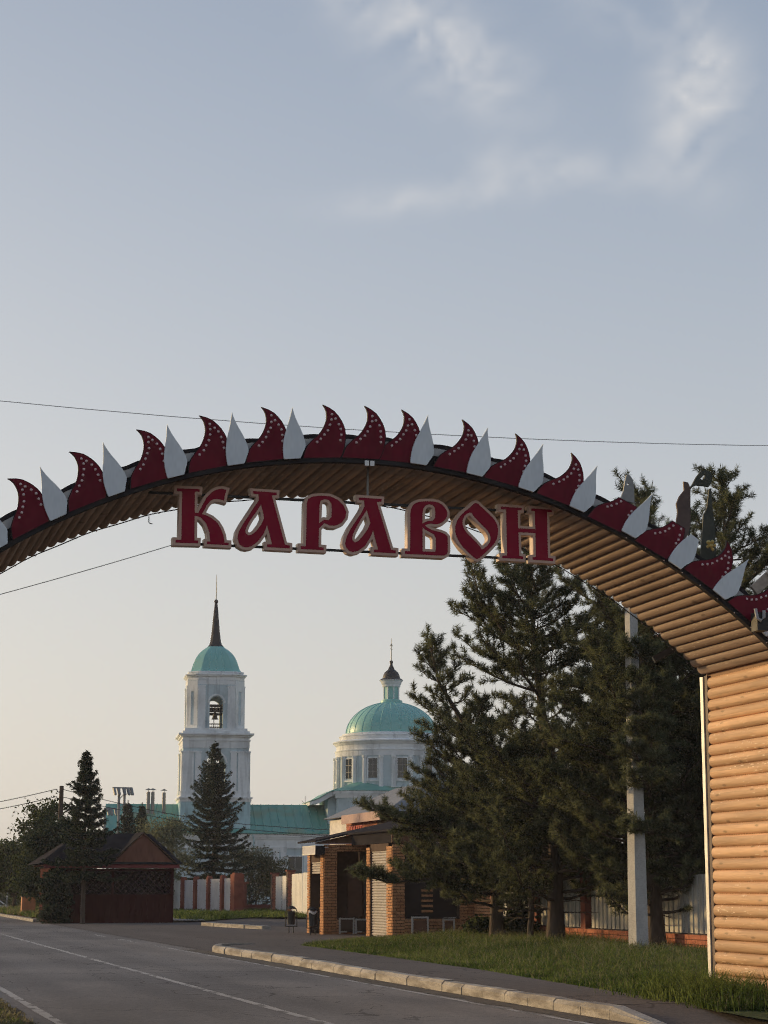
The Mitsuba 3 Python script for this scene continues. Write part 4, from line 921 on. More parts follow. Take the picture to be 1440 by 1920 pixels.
obj('reflector', bx(9.90, 10.0, 117.94, 117.96, 1.0, 1.12), 'm_whitesheet', sp)

# ------------------------------------------------------------------ the church
ch = thing('church', 'white church with a tall bell tower, green roofs and a domed rotunda, behind the trees', 'church')
CO, CR = np.array([33.3, 180.3]), math.radians(6.5)


def W(v):
    v = np.array(v, float)
    up = (np.hypot(v[:, 0], v[:, 1]) < 4) & (v[:, 2] > 20.72)          # spire and cupola stand a little taller
    v[up, 2] += (v[up, 2] - 20.72) * 0.052
    return np.c_[CO[0] + v[:, 0] * math.cos(CR) + v[:, 1] * math.sin(CR), CO[1] - v[:, 0] * math.sin(CR) + v[:, 1] * math.cos(CR), v[:, 2]]


def cbox(m, *a):
    return m.box(*a, M=W)


def square(h):
    return Polygon([(-h, -h), (h, -h), (h, h), (-h, h)])


def octo(h, c):
    return Polygon([(-h + c, -h), (h - c, -h), (h, -h + c), (h, h - c), (h - c, h), (-h + c, h), (-h, h - c), (-h, -h + c)])


def arch_poly(w, z0, zs):
    t = np.linspace(0, math.pi, 17)
    return Polygon([(w, z0)] + [(w * math.cos(a), zs + w * math.sin(a)) for a in t] + [(-w, z0)])


def tier(poly, z0, z1, w, a0, asp):
    """a hollow tower storey with an arch through each of its four sides"""
    import manifold3d as mf
    m = trimesh.creation.extrude_polygon(poly, z1 - z0, engine='earcut'); m.apply_translation([0, 0, z0])
    inner = trimesh.creation.extrude_polygon(poly.buffer(-0.75, join_style=2), z1 - z0 - 0.7, engine='earcut'); inner.apply_translation([0, 0, z0 + 0.05])
    M_ = lambda t: mf.Manifold(mf.Mesh(np.asarray(t.vertices, np.float32), np.asarray(t.faces, np.uint32)))
    g = M_(m) - M_(inner)
    ap = trimesh.creation.extrude_polygon(arch_poly(w, a0, asp), 20, engine='earcut')
    v = np.array(ap.vertices); c1 = trimesh.Trimesh(np.c_[v[:, 0], 10 - v[:, 2], v[:, 1]], ap.faces, process=False)
    c2 = trimesh.Trimesh(np.c_[10 - v[:, 2], -v[:, 0], v[:, 1]], ap.faces, process=False)
    for c in (c1, c2):
        if c.volume < 0:
            c.invert()
        g = g - M_(c)
    o = g.to_mesh()
    return MB().add(W(o.vert_properties[:, :3]), o.tri_verts)


def cornice(levels, poly_fn):
    m = MB()
    for (h, z0, z1) in levels:
        m.plan(poly_fn(h), z0, z1, W)
    return m


bt = obj('bell_tower', tier(octo(2.53, 0.86), 15.55, 19.9, 0.61, 15.56, 17.85), 'm_church', ch)
obj('lower_storey', tier(square(2.94), 9.7, 13.78, 0.83, 10.55, 12.45), 'm_church', bt)
obj('base', MB().plan(square(3.12), -0.1, 9.25, W), 'm_churchteal', bt)
obj('base_cornice', cornice([(3.17, 9.0, 9.28), (3.30, 9.282, 9.42), (3.1, 9.422, 9.72)], square), 'm_churchtrim', bt)
obj('middle_cornice', cornice([(3.0, 13.782, 14.4), (3.08, 14.402, 14.52), (2.98, 14.522, 14.78), (3.16, 14.782, 14.93), (3.36, 14.932, 15.08), (3.0, 15.082, 15.3), (2.8, 15.302, 15.549)], square), 'm_churchtrim', bt)
obj('upper_cornice', cornice([(2.58, 19.902, 20.05), (2.53, 20.052, 20.24), (2.66, 20.242, 20.36), (2.78, 20.362, 20.46)], lambda h: octo(h, 0.9)).plan(octo(2.45, 0.85), 20.462, 20.62, W).plan(octo(2.52, 0.85), 20.622, 20.72, W), 'm_churchtrim', bt)
m = MB(); m2 = MB()
for r in range(4):
    ang = r * math.pi / 2; c, s = math.cos(ang), math.sin(ang)
    R = lambda v: W(np.c_[c * v[:, 0] - s * v[:, 1], s * v[:, 0] + c * v[:, 1], v[:, 2]])
    for a, b in ((-2.93, -1.98), (-1.85, -1.32), (1.32, 1.85), (1.98, 2.93)):   # pilasters of the lower storey
        m.box(a, b, -3.07, -2.935, 9.95, 13.35, R); m.box(a - 0.06, b + 0.06, -3.12, -2.935, 13.352, 13.5, R); m.box(a - 0.06, b + 0.06, -3.13, -2.935, 9.72, 9.948, R)
    for a, b in ((-1.66, -1.0), (1.0, 1.66)):                                   # and of the upper one
        m.box(a, b, -2.63, -2.525, 15.56, 19.3, R); m.box(a, b, -2.67, -2.525, 19.302, 19.42, R)
    m.box(-1.66, 1.66, -2.57, -2.525, 19.5, 19.88, R)
    ang2 = ang + math.pi / 4; c2, s2 = math.cos(ang2), math.sin(ang2); dd = (2.53 * 2 - 0.86) / math.sqrt(2)
    R2 = lambda v: W(np.c_[c2 * v[:, 0] - s2 * v[:, 1], s2 * v[:, 0] + c2 * v[:, 1], v[:, 2]])
    for a, b in ((-0.6, -0.2), (0.2, 0.6)):
        m.box(a, b, -dd - 0.06, -dd + 0.01, 15.9, 19.3, R2)
    m.box(-0.6, 0.6, -dd - 0.07, -dd + 0.01, 15.56, 15.89, R2); m.box(-0.6, 0.6, -dd - 0.07, -dd + 0.01, 18.9, 19.86, R2)
    # arch mouldings
    for w_, zs, yy in ((0.61, 17.85, -2.53), (0.83, 12.45, -2.94)):
        t = np.linspace(0, math.pi, 15)
        v = np.array([(q * math.cos(a), y_, zs + q * math.sin(a)) for a in t for q, y_ in ((w_ + 0.06, yy - 0.05), (w_ + 0.2, yy - 0.05), (w_ + 0.2, yy + 0.01), (w_ + 0.06, yy + 0.01))])
        k = np.arange(14)[:, None] * 4
        m2.add(R(v), np.concatenate([np.hstack([k + a, k + b, k + 4 + b, k + 4 + a]) for a, b in ((0, 1), (1, 2), (3, 0))]))
obj('pilasters', m, 'm_churchtrim', bt, kind='stuff'); obj('arch_mouldings', m2, 'm_churchtrim', bt)
# bell frame, railing, bell
m = MB()
for z0, z1 in ((17.55, 17.78), (17.05, 17.28)):
    m.box(-1.75, 1.75, -1.72, -1.6, z0, z1, W); m.box(-1.75, 1.75, 1.6, 1.72, z0, z1, W)
for x in (-0.42, -0.15, 0.12, 0.38):
    m.bar(W([(x, -1.66, 17.28)])[0], W([(x + 0.08, -1.66, 17.55)])[0], 0.1, 0.1, (0, 1, 0))
m.box(-1.7, 1.7, -0.06, 0.06, 17.3, 17.5, W)
obj('bell_beam', m, 'm_bell', bt)
obj('bell', MB().lathe([(0.001, 0.66), (0.08, 0.65), (0.1, 0.55), (0.17, 0.5), (0.2, 0.3), (0.24, 0.12), (0.34, 0.0), (0.3, 0.0), (0.001, 0.2)], 18, lambda v: W(v + [-0.02, -1.0, 16.48])), 'm_bell', bt, smooth=40)
m = MB()
for yy in (-1.85, 1.85):
    m.box(-0.7, 0.7, yy - 0.03, yy + 0.03, 15.95, 16.05, W)
    for x in np.arange(-0.6, 0.7, 0.2):
        m.box(x - 0.015, x + 0.015, yy - 0.02, yy + 0.02, 15.56, 15.95, W)
m.box(-0.2, -0.13, -1.85, -1.79, 15.56, 16.6, W)
obj('railing', m, 'm_bell', bt)
# cupola, spire, ball, cross
def octprof(levels, m, c=0.36):
    V = []
    for h, z in levels:
        V += [(x, y, z) for x, y in list(octo(h, h * c).exterior.coords)[:-1]]
    n = len(levels); f = [[8 * i + a, 8 * i + (a + 1) % 8, 8 * (i + 1) + (a + 1) % 8, 8 * (i + 1) + a] for i in range(n - 1) for a in range(8)]
    return m.add(W(V), f)
cu = obj('cupola', octprof([(2.34, 20.722), (2.16, 20.92), (2.04, 21.25), (1.93, 21.6), (1.75, 22.02), (1.5, 22.38), (1.2, 22.67), (0.87, 22.9), (0.7, 23.06)], MB()), 'm_dome', bt, smooth=25)
m = MB()
prof = [(2.34, 20.722), (2.16, 20.92), (2.04, 21.25), (1.93, 21.6), (1.75, 22.02), (1.5, 22.38), (1.2, 22.67), (0.87, 22.9)]
for r in range(4):
    ang = r * math.pi / 2; c, s = math.cos(ang), math.sin(ang)
    for u in (-0.33, 0.0, 0.33):
        m.tube(W([(c * u * h - s * (-h - 0.01), s * u * h + c * (-h - 0.01), z) for h, z in prof]), 0.03, 4)
obj('seam', m, 'm_dome', cu)
obj('spire', octprof([(0.72, 23.06), (0.56, 23.25), (0.47, 23.55), (0.36, 24.4), (0.22, 26.0), (0.12, 26.95)], MB()), 'm_spire', bt)
obj('ball', MB().lathe([(0.001, -0.2), (0.14, -0.14), (0.2, 0.0), (0.14, 0.14), (0.001, 0.2)], 14, lambda v: W(v + [0, 0, 27.08])), 'm_spire', bt, smooth=True)
m = MB(); m.tube(W([(0, 0, 27.2), (0.02, 0, 28.3), (-0.01, 0, 29.45)]), [0.05, 0.04, 0.025], 6)
obj('cross', m, 'm_gold', bt)

# nave with pitched green roof, windows, pilasters and cornice
nv = obj('nave', MB().box(-9.2, 12.0, -3.2, 5.2, -0.1, 5.9, W), 'm_church', ch)
def roof(x0, x1, y0, yr, y1, z0, zr, th=0.08):
    m = MB()
    for a, za, b, zb in ((y0, z0, yr, zr), (yr, zr, y1, z0)):
        m.add(W([(x, y, z + dz) for x in (x0, x1) for y, z in ((a, za), (b, zb)) for dz in (0, th)]), BOXF)
    return m
nr = obj('roof', roof(-9.6, 12.0, -3.75, 1.0, 5.75, 6.2, 8.85), 'm_greenroof', nv)
for q, x in enumerate(np.arange(-9.3, 11.9, 0.72)):
    obj('seam', MB().bar(W([(x, -3.72, 6.32)])[0], W([(x, 1.0, 8.96)])[0], 0.05, 0.07), 'm_greenroof', nr)
obj('gable', MB().add(W([(-9.2, -3.2, 5.9), (-9.2, 5.2, 5.9), (-9.2, 1.0, 8.7)]), [[0, 1, 2]]), 'm_church', nv)
m = MB(); cbox(m, -9.35, 12.0, -3.55, -3.2, 5.9, 6.19); cbox(m, -9.28, 12.0, -3.42, -3.2, 5.72, 5.898); cbox(m, -9.25, 12.0, -3.3, -3.2, 5.05, 5.718); cbox(m, -9.25, 12.0, -3.38, -3.2, 4.92, 5.048)
obj('cornice', m, 'm_churchtrim', nv)
for xc in (-7.0, -4.6, 4.45, 7.15, 9.85):
    wk = obj('window', bx(xc - 0.62, xc + 0.62, -3.215, -3.19, 1.1, 4.2, W), 'm_glassdark', nv)
    fr = MB(); cbox(fr, xc - 0.72, xc - 0.62, -3.26, -3.2, 1.0, 4.3); cbox(fr, xc + 0.62, xc + 0.72, -3.26, -3.2, 1.0, 4.3); cbox(fr, xc - 0.619, xc + 0.619, -3.26, -3.2, 4.2, 4.3); cbox(fr, xc - 0.75, xc + 0.75, -3.3, -3.2, 0.9, 0.998)
    obj('frame', fr, 'm_churchtrim', wk)
    cbox_ = MB().box(xc - 0.03, xc + 0.03, -3.235, -3.216, 1.1, 4.2, W).box(xc - 0.62, xc + 0.62, -3.233, -3.216, 3.0, 3.06, W)
    obj('bars', cbox_, 'm_greymetal', wk)
m = MB()
for xc in (-8.4, -5.8, 5.45, 6.1, 8.2, 8.8, 3.4):
    cbox(m, xc - 0.25, xc + 0.25, -3.3, -3.2, 0.3, 4.6); cbox(m, xc - 0.3, xc + 0.3, -3.34, -3.2, 4.602, 4.915)
obj('pilasters', m, 'm_churchtrim', nv, kind='stuff')
obj('downpipe', MB().tube(W([(3.3, -3.62, 6.1), (3.45, -3.35, 5.6), (3.45, -3.35, 0.4)]), 0.07, 6), 'm_churchteal', nv)
# boiler pipes on the roof
for xc, zt_ in ((-5.85, 9.95), (-5.45, 9.95), (-4.45, 9.9)):
    pk = obj('chimney_pipe', MB().tube(W([(xc, -0.6, 7.9), (xc, -0.6, zt_)]), 0.16, 10), 'm_greymetal', nv, smooth=40)
    obj('cowl', MB().lathe([(0.33, 0.0), (0.05, 0.14), (0.001, 0.15)], 12, lambda v: W(v + [xc, -0.6, zt_ + 0.17])).tube(W([(xc, -0.6, zt_), (xc, -0.6, zt_ + 0.18)]), 0.03, 5), 'm_greymetal', pk)
for xc in (3.3, 8.5):
    m = MB().tube(W([(xc, 1.0, 8.9), (xc, 1.0, 9.75)]), 0.02, 4)
    for a in (-0.3, 0.3):
        m.tube(W([(xc, 1.0, 9.0), (xc + a, 1.0, 9.3)]), 0.02, 4)
    obj('lightning_rod', m, 'm_greymetal', nv)

# rotunda
RX, RY = 16.5, 1.0
def C(v):
    v = np.asarray(v, float); return W(np.c_[v[:, 0] * 1.015 + RX, v[:, 1] * 1.015 + RY, 1.6 + (v[:, 2] - 1.6) * 1.017])
PB = Polygon([(-4.6, -5.6), (4.6, -5.6), (5.5, -4.6), (5.5, 4.6), (4.6, 5.6), (-4.6, 5.6), (-5.5, 4.6), (-5.5, -4.6)])
rt = obj('rotunda', MB().plan(PB, -0.1, 9.6, C), 'm_church', ch)
obj('base_cornice', MB().plan(PB.buffer(0.15, join_style=2), 9.25, 9.45, C).plan(PB.buffer(0.32, join_style=2), 9.602, 9.85, C).plan(PB.buffer(0.2, join_style=2), 9.452, 9.598, C), 'm_churchtrim', rt)
V = [(x, y, 9.86) for x, y in list(PB.buffer(0.42, join_style=2).exterior.coords)[:-1]]
V += [(4.9 * math.cos(a), 4.9 * math.sin(a), 10.75) for a in [math.atan2(p[1], p[0]) for p in V]]
obj('skirt_roof', MB().add(C(V), [[k, (k + 1) % 8, 8 + (k + 1) % 8, 8 + k] for k in range(8)]), 'm_greenroof', rt)
# sloping shoulder roof between rotunda and nave
sh = Polygon([(-5.3, 9.75), (-5.5, 10.05), (-6.3, 9.7), (-7.1, 9.2), (-7.7, 9.0), (-7.7, 8.72), (-7.0, 8.85), (-6.2, 9.3)])
obj('shoulder_eave', MB().extrude(sh, -3.9, 3.9, C), 'm_churchtrim', rt)
obj('shoulder_roof', MB().extrude(Polygon([(-5.3, 10.06), (-5.5, 10.13), (-6.3, 9.78), (-7.1, 9.28), (-7.75, 9.08), (-7.75, 9.02), (-7.1, 9.21), (-6.3, 9.71), (-5.5, 10.06)]), -4.0, 4.0, C), 'm_greenroof', rt)
obj('shoulder_wall', MB().extrude(Polygon([(-5.51, 5.0), (-5.51, 9.55), (-6.2, 9.2), (-6.2, 5.0)]), -3.2, 3.2, C), 'm_church', rt)
obj('drum', MB().lathe([(5.02, 9.6), (5.02, 13.1), (0.01, 13.1)], 96, C), 'm_church', rt, smooth=30)
obj('drum_base', MB().lathe([(5.0, 9.9), (5.16, 9.9), (5.16, 10.2), (5.0, 10.3)], 96, C), 'm_churchtrim', rt, smooth=30)
obj('drum_cornice', MB().lathe([(5.0, 13.05), (5.1, 13.05), (5.12, 13.5), (5.18, 13.52), (5.18, 13.62), (5.02, 13.65), (5.02, 14.05), (5.1, 14.08), (5.25, 14.3), (5.35, 14.32), (5.35, 14.42), (5.0, 14.52), (4.72, 14.54), (4.72, 14.86), (4.8, 14.88), (4.8, 14.96), (4.5, 15.0), (4.5, 15.16), (4.2, 15.2)], 96, C), 'm_churchtrim', rt, smooth=30)
ph0 = math.radians(-90 + 6.5 - 15.5)   # towards the road
view = ph0
for q in range(12):
    a = view + math.radians(-50 + 30 * q + 1)
    ca_, sa_ = math.cos(a), math.sin(a)
    R = lambda v: C(np.c_[ca_ * v[:, 0] - sa_ * v[:, 1], sa_ * v[:, 0] + ca_ * v[:, 1], v[:, 2]])
    wk = obj('window', bx(4.94, 5.04, -0.43, 0.43, 11.05, 12.78, R), 'm_glassdark', rt)
    obj('frame', MB().box(4.95, 5.08, -0.55, -0.43, 10.9, 12.9, R).box(4.95, 5.08, 0.43, 0.55, 10.9, 12.9, R).box(4.95, 5.08, -0.429, 0.429, 12.78, 12.9, R).box(4.95, 5.14, -0.6, 0.6, 10.75, 10.898, R), 'm_churchtrim', wk)
    obj('bars', MB().box(5.041, 5.06, -0.02, 0.02, 11.05, 12.78, R).box(5.041, 5.058, -0.43, 0.43, 11.6, 11.64, R).box(5.041, 5.058, -0.43, 0.43, 12.2, 12.24, R), 'm_greymetal', wk)
    for o in (-0.11, 0.11):
        b = a + math.radians(15) + o
        px, py = 5.1 * math.cos(b), 5.1 * math.sin(b)
        obj('column', MB().lathe([(0.24, 10.2), (0.24, 10.32), (0.2, 10.36), (0.185, 12.8), (0.23, 12.85), (0.23, 13.04)], 12, lambda v: C(v + [px, py, 0])), 'm_churchtrim', rt, smooth=30)
dm = [(4.25, 15.18)] + [(4.15 * math.cos(a), 15.2 + 2.95 * math.sin(a)) for a in np.linspace(0.02, 1.32, 18)] + [(0.95, 18.12)]
dk = obj('dome', MB().lathe(dm, 72, C), 'm_dome', rt, smooth=40)
for q in range(28):
    a = q * 2 * math.pi / 28 + 0.05
    obj('seam', MB().tube(C([((r + 0.012) * math.cos(a), (r + 0.012) * math.sin(a), z) for r, z in dm[1:]]), 0.035, 4), 'm_dome', dk)
ln = obj('lantern', MB().lathe([(1.05, 18.0), (1.0, 18.3), (0.78, 18.36), (0.78, 18.4)], 32, C).lathe([(0.70, 18.3), (0.70, 19.55)], 8, C, math.radians(10)), 'm_dome', rt, smooth=30)
m = MB()
for q in range(8):
    a = math.radians(10) + q * math.pi / 4
    m.tube(C([(0.72 * math.cos(a), 0.72 * math.sin(a), 18.4), (0.72 * math.cos(a), 0.72 * math.sin(a), 19.55)]), 0.06, 5)
obj('posts', m, 'm_churchtrim', ln)
obj('cornice', MB().lathe([(0.6, 19.55), (0.82, 19.55), (0.84, 19.75), (0.9, 19.8), (0.98, 20.05), (1.06, 20.1), (1.06, 20.16), (0.5, 20.2)], 32, C), 'm_churchtrim', ln, smooth=25)
obj('cap', MB().lathe([(1.1, 20.16), (0.96, 20.28), (0.82, 20.34), (0.76, 20.6), (0.64, 20.86), (0.46, 21.04), (0.32, 21.14), (0.26, 21.3), (0.15, 21.5), (0.11, 21.68), (0.15, 21.76), (0.17, 21.86), (0.13, 21.97), (0.001, 22.02)], 28, C), 'm_spire', ln, smooth=45)
m = MB().tube(C([(0, 0, 22.0), (0, 0, 23.2), (0, 0, 24.05)]), [0.05, 0.04, 0.02], 6)
m.bar(C([(-0.16, 0, 23.35)])[0], C([(0.16, 0, 23.35)])[0], 0.05, 0.06); m.bar(C([(-0.1, 0, 23.1)])[0], C([(0.12, 0, 23.0)])[0], 0.05, 0.05)
m.lathe([(0.001, -0.12), (0.09, 0), (0.001, 0.12)], 8, lambda v: C(v + [0, 0, 23.45]))
obj('cross', m, 'm_gold', ln)

# ------------------------------------------------------------------ vegetation
def unit(v):
    return v / (np.linalg.norm(v, axis=-1, keepdims=True) + 1e-12)


def needles(P, D, k, length, width, spread, r, back=0.18):
    """k thin triangles round each shoot (end point P, direction D)"""
    P, D = np.repeat(P, k, 0), np.repeat(D, k, 0); n = len(P)
    a = r.normal(size=(n, 3)); a = unit(a - (a * D).sum(1, keepdims=True) * D)
    d = unit(D * (1 - spread * r.uniform(0.5, 1.15, (n, 1))) + a * spread)
    p = P - D * back * r.uniform(0, 1, (n, 1))
    L = length * r.uniform(0.65, 1.1, (n, 1)); s = unit(np.cross(d, r.normal(size=(n, 3)))) * width / 2
    v = np.stack([p - s, p + s, p + d * L], 1).reshape(-1, 3)
    return v, np.arange(3 * n).reshape(-1, 3)


def interp(poly, s):
    poly = np.asarray(poly); t = np.linspace(0, 1, len(poly))
    return np.stack([np.interp(s, t, poly[:, k]) for k in range(3)], -1)


def pine(label, trunk, r0, limbs, seed, extra=(), kneed=26, nlen=0.15, group='pine trees behind the grass verge', cat='pine tree', dens=1.0, wid=0.0165):
    """trunk: points; limbs: (z0, z1, count, length(fraction), rise) bands; extra: explicit limb polylines"""
    r = np.random.default_rng(seed)
    t = thing('pine_tree', label, cat, group)
    trunk = np.asarray(trunk, float); zt = trunk[:, 2]; H = zt[-1]
    tk = np.stack([np.interp(np.linspace(zt[0], H, 14), zt, trunk[:, k]) for k in range(3)], 1)
    tk[1:-1, :2] += r.normal(size=(12, 2)) * 0.03
    rad = r0 * (1 - 0.93 * np.linspace(0, 1, 14) ** 1.1); rad[0] *= 1.25
    obj('trunk', MB().tube(tk, rad, 9), 'm_bark', t, smooth=60)
    br = MB(); SP_, SD = [], []
    L_ = []
    for z0, z1, cnt, ln, rise in limbs:
        for q in range(cnt):
            z = z0 + (z1 - z0) * (q + r.uniform(0, 1)) / cnt
            ph = q * 2.4 + r.uniform(-0.5, 0.5) + seed
            ln_ = (ln(ph, (z - z0) / (z1 - z0)) if callable(ln) else ln) * r.uniform(0.75, 1.12)
            b = np.array([np.interp(z, zt, trunk[:, 0]), np.interp(z, zt, trunk[:, 1]), z])
            e = np.array([math.cos(ph), math.sin(ph), 0])
            up = rise + r.normal() * 0.12
            pts = [b + e * ln_ * s + np.array([0, 0, ln_ * (up * s * 0.55 + 0.35 * s ** 2.4)]) + (r.normal(size=3) * 0.05 * ln_ * s) for s in np.linspace(0, 1, 6)]
            L_.append((np.array(pts), ln_))
    for e in extra:
        e = np.asarray(e, float); L_.append((e, np.linalg.norm(np.diff(e, axis=0), axis=1).sum()))
    L_.append((tk[-4:], (H - tk[-4, 2])))
    for pts, ln_ in L_:
        br.tube(pts, np.linspace(0.014 + 0.014 * ln_, 0.008, len(pts)), 5, False)
        ns = max(4, int(ln_ * 8.2 * dens))
        for q in range(ns):
            s = 0.22 + 0.78 * (q + r.uniform(0, 1)) / ns
            p = interp(pts, s); tdir = unit(interp(pts, min(s + 0.05, 1)) - interp(pts, s - 0.05))
            side = unit(np.cross(tdir, [0, 0, 1])) * (1 if q % 2 else -1)
            l2 = (0.22 + 0.34 * ln_ * (1 - s)) * r.uniform(0.6, 1.2); l2 = min(l2, 1.1)
            d2 = unit(side * 0.8 + tdir * 0.75 + np.array([0, 0, 0.28 + r.normal() * 0.3]))
            end = p + d2 * l2 + np.array([0, 0, 0.12 * l2])
            mid = (p + end) / 2 - [0, 0, 0.05 * l2]
            br.tube([p, mid, end], [0.011, 0.008, 0.005], 3, False)
            n3 = max(4, int(l2 * 13))
            for w_ in range(n3):
                s3 = 0.25 + 0.75 * (w_ + r.uniform(0, 1)) / n3
                b3 = p + (end - p) * s3
                d3 = unit(d2 * 0.7 + unit(r.normal(size=3)) * 0.62 + np.array([0, 0, 0.35]))
                l3 = r.uniform(0.06, 0.2)
                SP_.append(b3 + d3 * l3); SD.append(d3)
            SP_.append(end + d2 * 0.12); SD.append(unit(d2 + np.array([0, 0, 0.5])))
        SP_.append(pts[-1]); SD.append(unit(pts[-1] - pts[-2] + np.array([0, 0, 0.2])))
    for q in range(16):                                   # bare dead twigs low on the stem
        z = r.uniform(0.7, min(3.4, H * 0.45)); a = r.uniform(0, 6.28); l2 = r.uniform(0.5, 1.5)
        b = np.array([np.interp(z, zt, trunk[:, 0]), np.interp(z, zt, trunk[:, 1]), z]); e = np.array([math.cos(a), math.sin(a), r.uniform(-0.25, 0.2)])
        m1 = b + e * l2 * 0.6 + r.normal(size=3) * 0.05; br.tube([b, m1, b + e * l2 + [0, 0, -0.1]], [0.018, 0.011, 0.004], 4, False)
        br.tube([m1, m1 + unit(e + r.normal(size=3) * 0.6) * l2 * 0.4], [0.008, 0.003], 3, False)
    P, D = np.array(SP_), np.array(SD)
    obj('branches', br, 'm_bark', t, kind='stuff')
    v, f = needles(P, D, kneed, nlen, wid, 0.72, r, 0.2)
    obj('crown', (v, f), 'm_needle', t, kind='stuff')
    # pale upright spring shoots
    sel = r.uniform(size=len(P)) < 0.14
    v, f = needles(P[sel], unit(D[sel] * 0.4 + [0, 0, 1.0]), 9, 0.16, 0.016, 0.12, r, 0.02)
    obj('shoots', (v, f), 'm_needletop', t, kind='stuff')
    return len(P)


GZ_ = 0.1
nA = pine('pine with the leftmost trunk, its low branches reaching left over the brick shop', [(17.95, 53.7, GZ_), (17.9, 53.7, 2.2), (17.5, 53.5, 4.6), (17.0, 53.3, 5.9), (16.1, 53.1, 7.2), (15.75, 53.0, 8.45)], 0.2,
          [(0.9, 2.6, 26, lambda p, f: 2.6 + 0.6 * max(0, -math.cos(p)), 0.12), (2.6, 4.4, 26, lambda p, f: 2.3 - 0.2 * f, 0.2), (4.4, 6.0, 16, 1.65, 0.4), (6.0, 8.1, 14, lambda p, f: 0.85 - 0.45 * f, 0.55)], 11,
          extra=[[(17.2, 53.4, 4.6), (16.3, 53.2, 5.1), (15.5, 53.0, 5.7)], [(17.8, 53.6, 3.0), (16.2, 53.2, 3.2), (15.0, 52.9, 3.3), (13.8, 52.7, 3.75)], [(17.9, 53.6, 2.0), (16.0, 53.2, 1.8), (14.6, 52.9, 1.7), (13.7, 52.7, 1.95)]])
nB = pine('tallest pine, with its bare stem showing through the crown beneath the last letter', [(17.75, 48.5, GZ_), (17.75, 48.5, 3.5), (17.5, 48.5, 6.0), (17.25, 48.5, 8.4), (17.15, 48.5, 10.5)], 0.22,
          [(1.2, 3.4, 26, 2.7, 0.1), (3.4, 5.2, 20, 2.5, 0.15), (5.5, 6.3, 5, 1.3, 0.3), (6.3, 8.0, 16, lambda p, f: 2.3 - 0.5 * f, 0.35), (8.0, 9.4, 13, lambda p, f: 1.7 - 0.5 * f, 0.4), (9.4, 10.5, 8, 0.8, 0.5)], 23,
          extra=[[(17.3, 48.5, 7.3), (16.4, 48.3, 8.0), (15.7, 48.2, 8.9), (15.45, 48.1, 9.85)], [(17.3, 48.5, 8.0), (16.2, 48.4, 8.4), (15.4, 48.3, 8.9)], [(17.3, 48.5, 7.0), (18.6, 48.4, 7.5), (19.4, 48.3, 8.1)]])
nC = pine('thin young pine between the two thick trunks', [(17.8, 50.5, GZ_), (17.8, 50.5, 2.5), (17.75, 50.5, 5.2)], 0.09, [(1.8, 3.2, 12, 1.9, 0.1), (3.2, 5.0, 12, 1.3, 0.3)], 31)
clear = lambda p: 1 - 0.62 * max(0.0, math.cos(p + 2.1)) ** 2
nD = pine('dark pine right behind the concrete pole, filling the space up to the arch', [(18.85, 44.6, GZ_), (18.85, 44.7, 3.0), (18.8, 44.8, 6.5), (18.75, 44.8, 9.2), (18.7, 44.8, 11.1)], 0.2,
          [(0.9, 2.6, 22, lambda p, f: 2.3 * clear(p), 0.1), (2.6, 3.6, 14, lambda p, f: 2.8 * clear(p), 0.12), (3.6, 6.4, 34, lambda p, f: 2.7, 0.2), (6.4, 8.4, 18, 2.0, 0.32), (8.4, 9.9, 12, lambda p, f: 1.25, 0.42), (9.9, 11.0, 9, 0.55, 0.55)], 47, extra=[[(18.8, 44.7, z_), (18.3, 43.5, z_ + 0.15), (17.85 - o_, 42.3, z_ + 0.3), (17.4 - o_, 41.8, z_ + 0.55)] for z_, o_ in ((3.5, 0.1), (4.1, 0.3), (4.6, 0.0), (5.2, 0.25), (5.7, 0.05), (6.4, 0.2))] + [[(18.85, 44.6, 3.0), (18.3, 43.4, 2.8), (17.8, 42.35, 2.78), (17.25, 42.1, 2.88)]])
nE = pine('tall pine behind the right pillar, its top rising over the last flames', [(22.6, 48.0, GZ_), (22.6, 48, 6), (22.5, 48, 9.8), (22.5, 48, 12.3)], 0.22,
          [(3.0, 6.0, 18, 2.4, 0.15), (6.0, 9.0, 22, lambda p, f: 2.2 - 0.5 * f, 0.3), (9.0, 11.0, 15, lambda p, f: 1.5 - 0.5 * f, 0.45), (11.0, 12.3, 9, 0.6, 0.6)], 59, extra=[[(22.5, 48, 9.0), (23.4, 47.8, 9.8), (24.0, 47.7, 10.9)]])
nF = pine('pine at the right edge of the picture behind the little roof', [(24.3, 46.0, GZ_), (24.3, 46, 7), (24.2, 46, 11.0)], 0.2,
          [(4.0, 7.5, 20, 2.3, 0.2), (7.5, 9.6, 16, lambda p, f: 1.8 - 0.5 * f, 0.4), (9.6, 10.9, 9, 0.7, 0.6)], 61)
nH = pine('low dense pine behind the fence at the right pillar', [(20.9, 44.5, GZ_), (20.9, 44.5, 4), (20.8, 44.5, 7.6)], 0.16,
          [(1.0, 3.0, 24, 2.3, 0.08), (3.0, 5.4, 26, 2.1, 0.2), (5.4, 7.4, 18, lambda p, f: 1.5 - 0.9 * f, 0.4)], 83)
nG = pine('dense pine behind the fence between the two tallest ones', [(20.6, 50.6, GZ_), (20.6, 50.6, 5), (20.5, 50.6, 8.6)], 0.18,
          [(1.4, 3.4, 18, 2.2, 0.1), (3.4, 6.0, 26, lambda p, f: 2.3 - 0.6 * f, 0.2), (6.0, 8.4, 18, lambda p, f: 1.5 - 0.9 * f, 0.4)], 71)


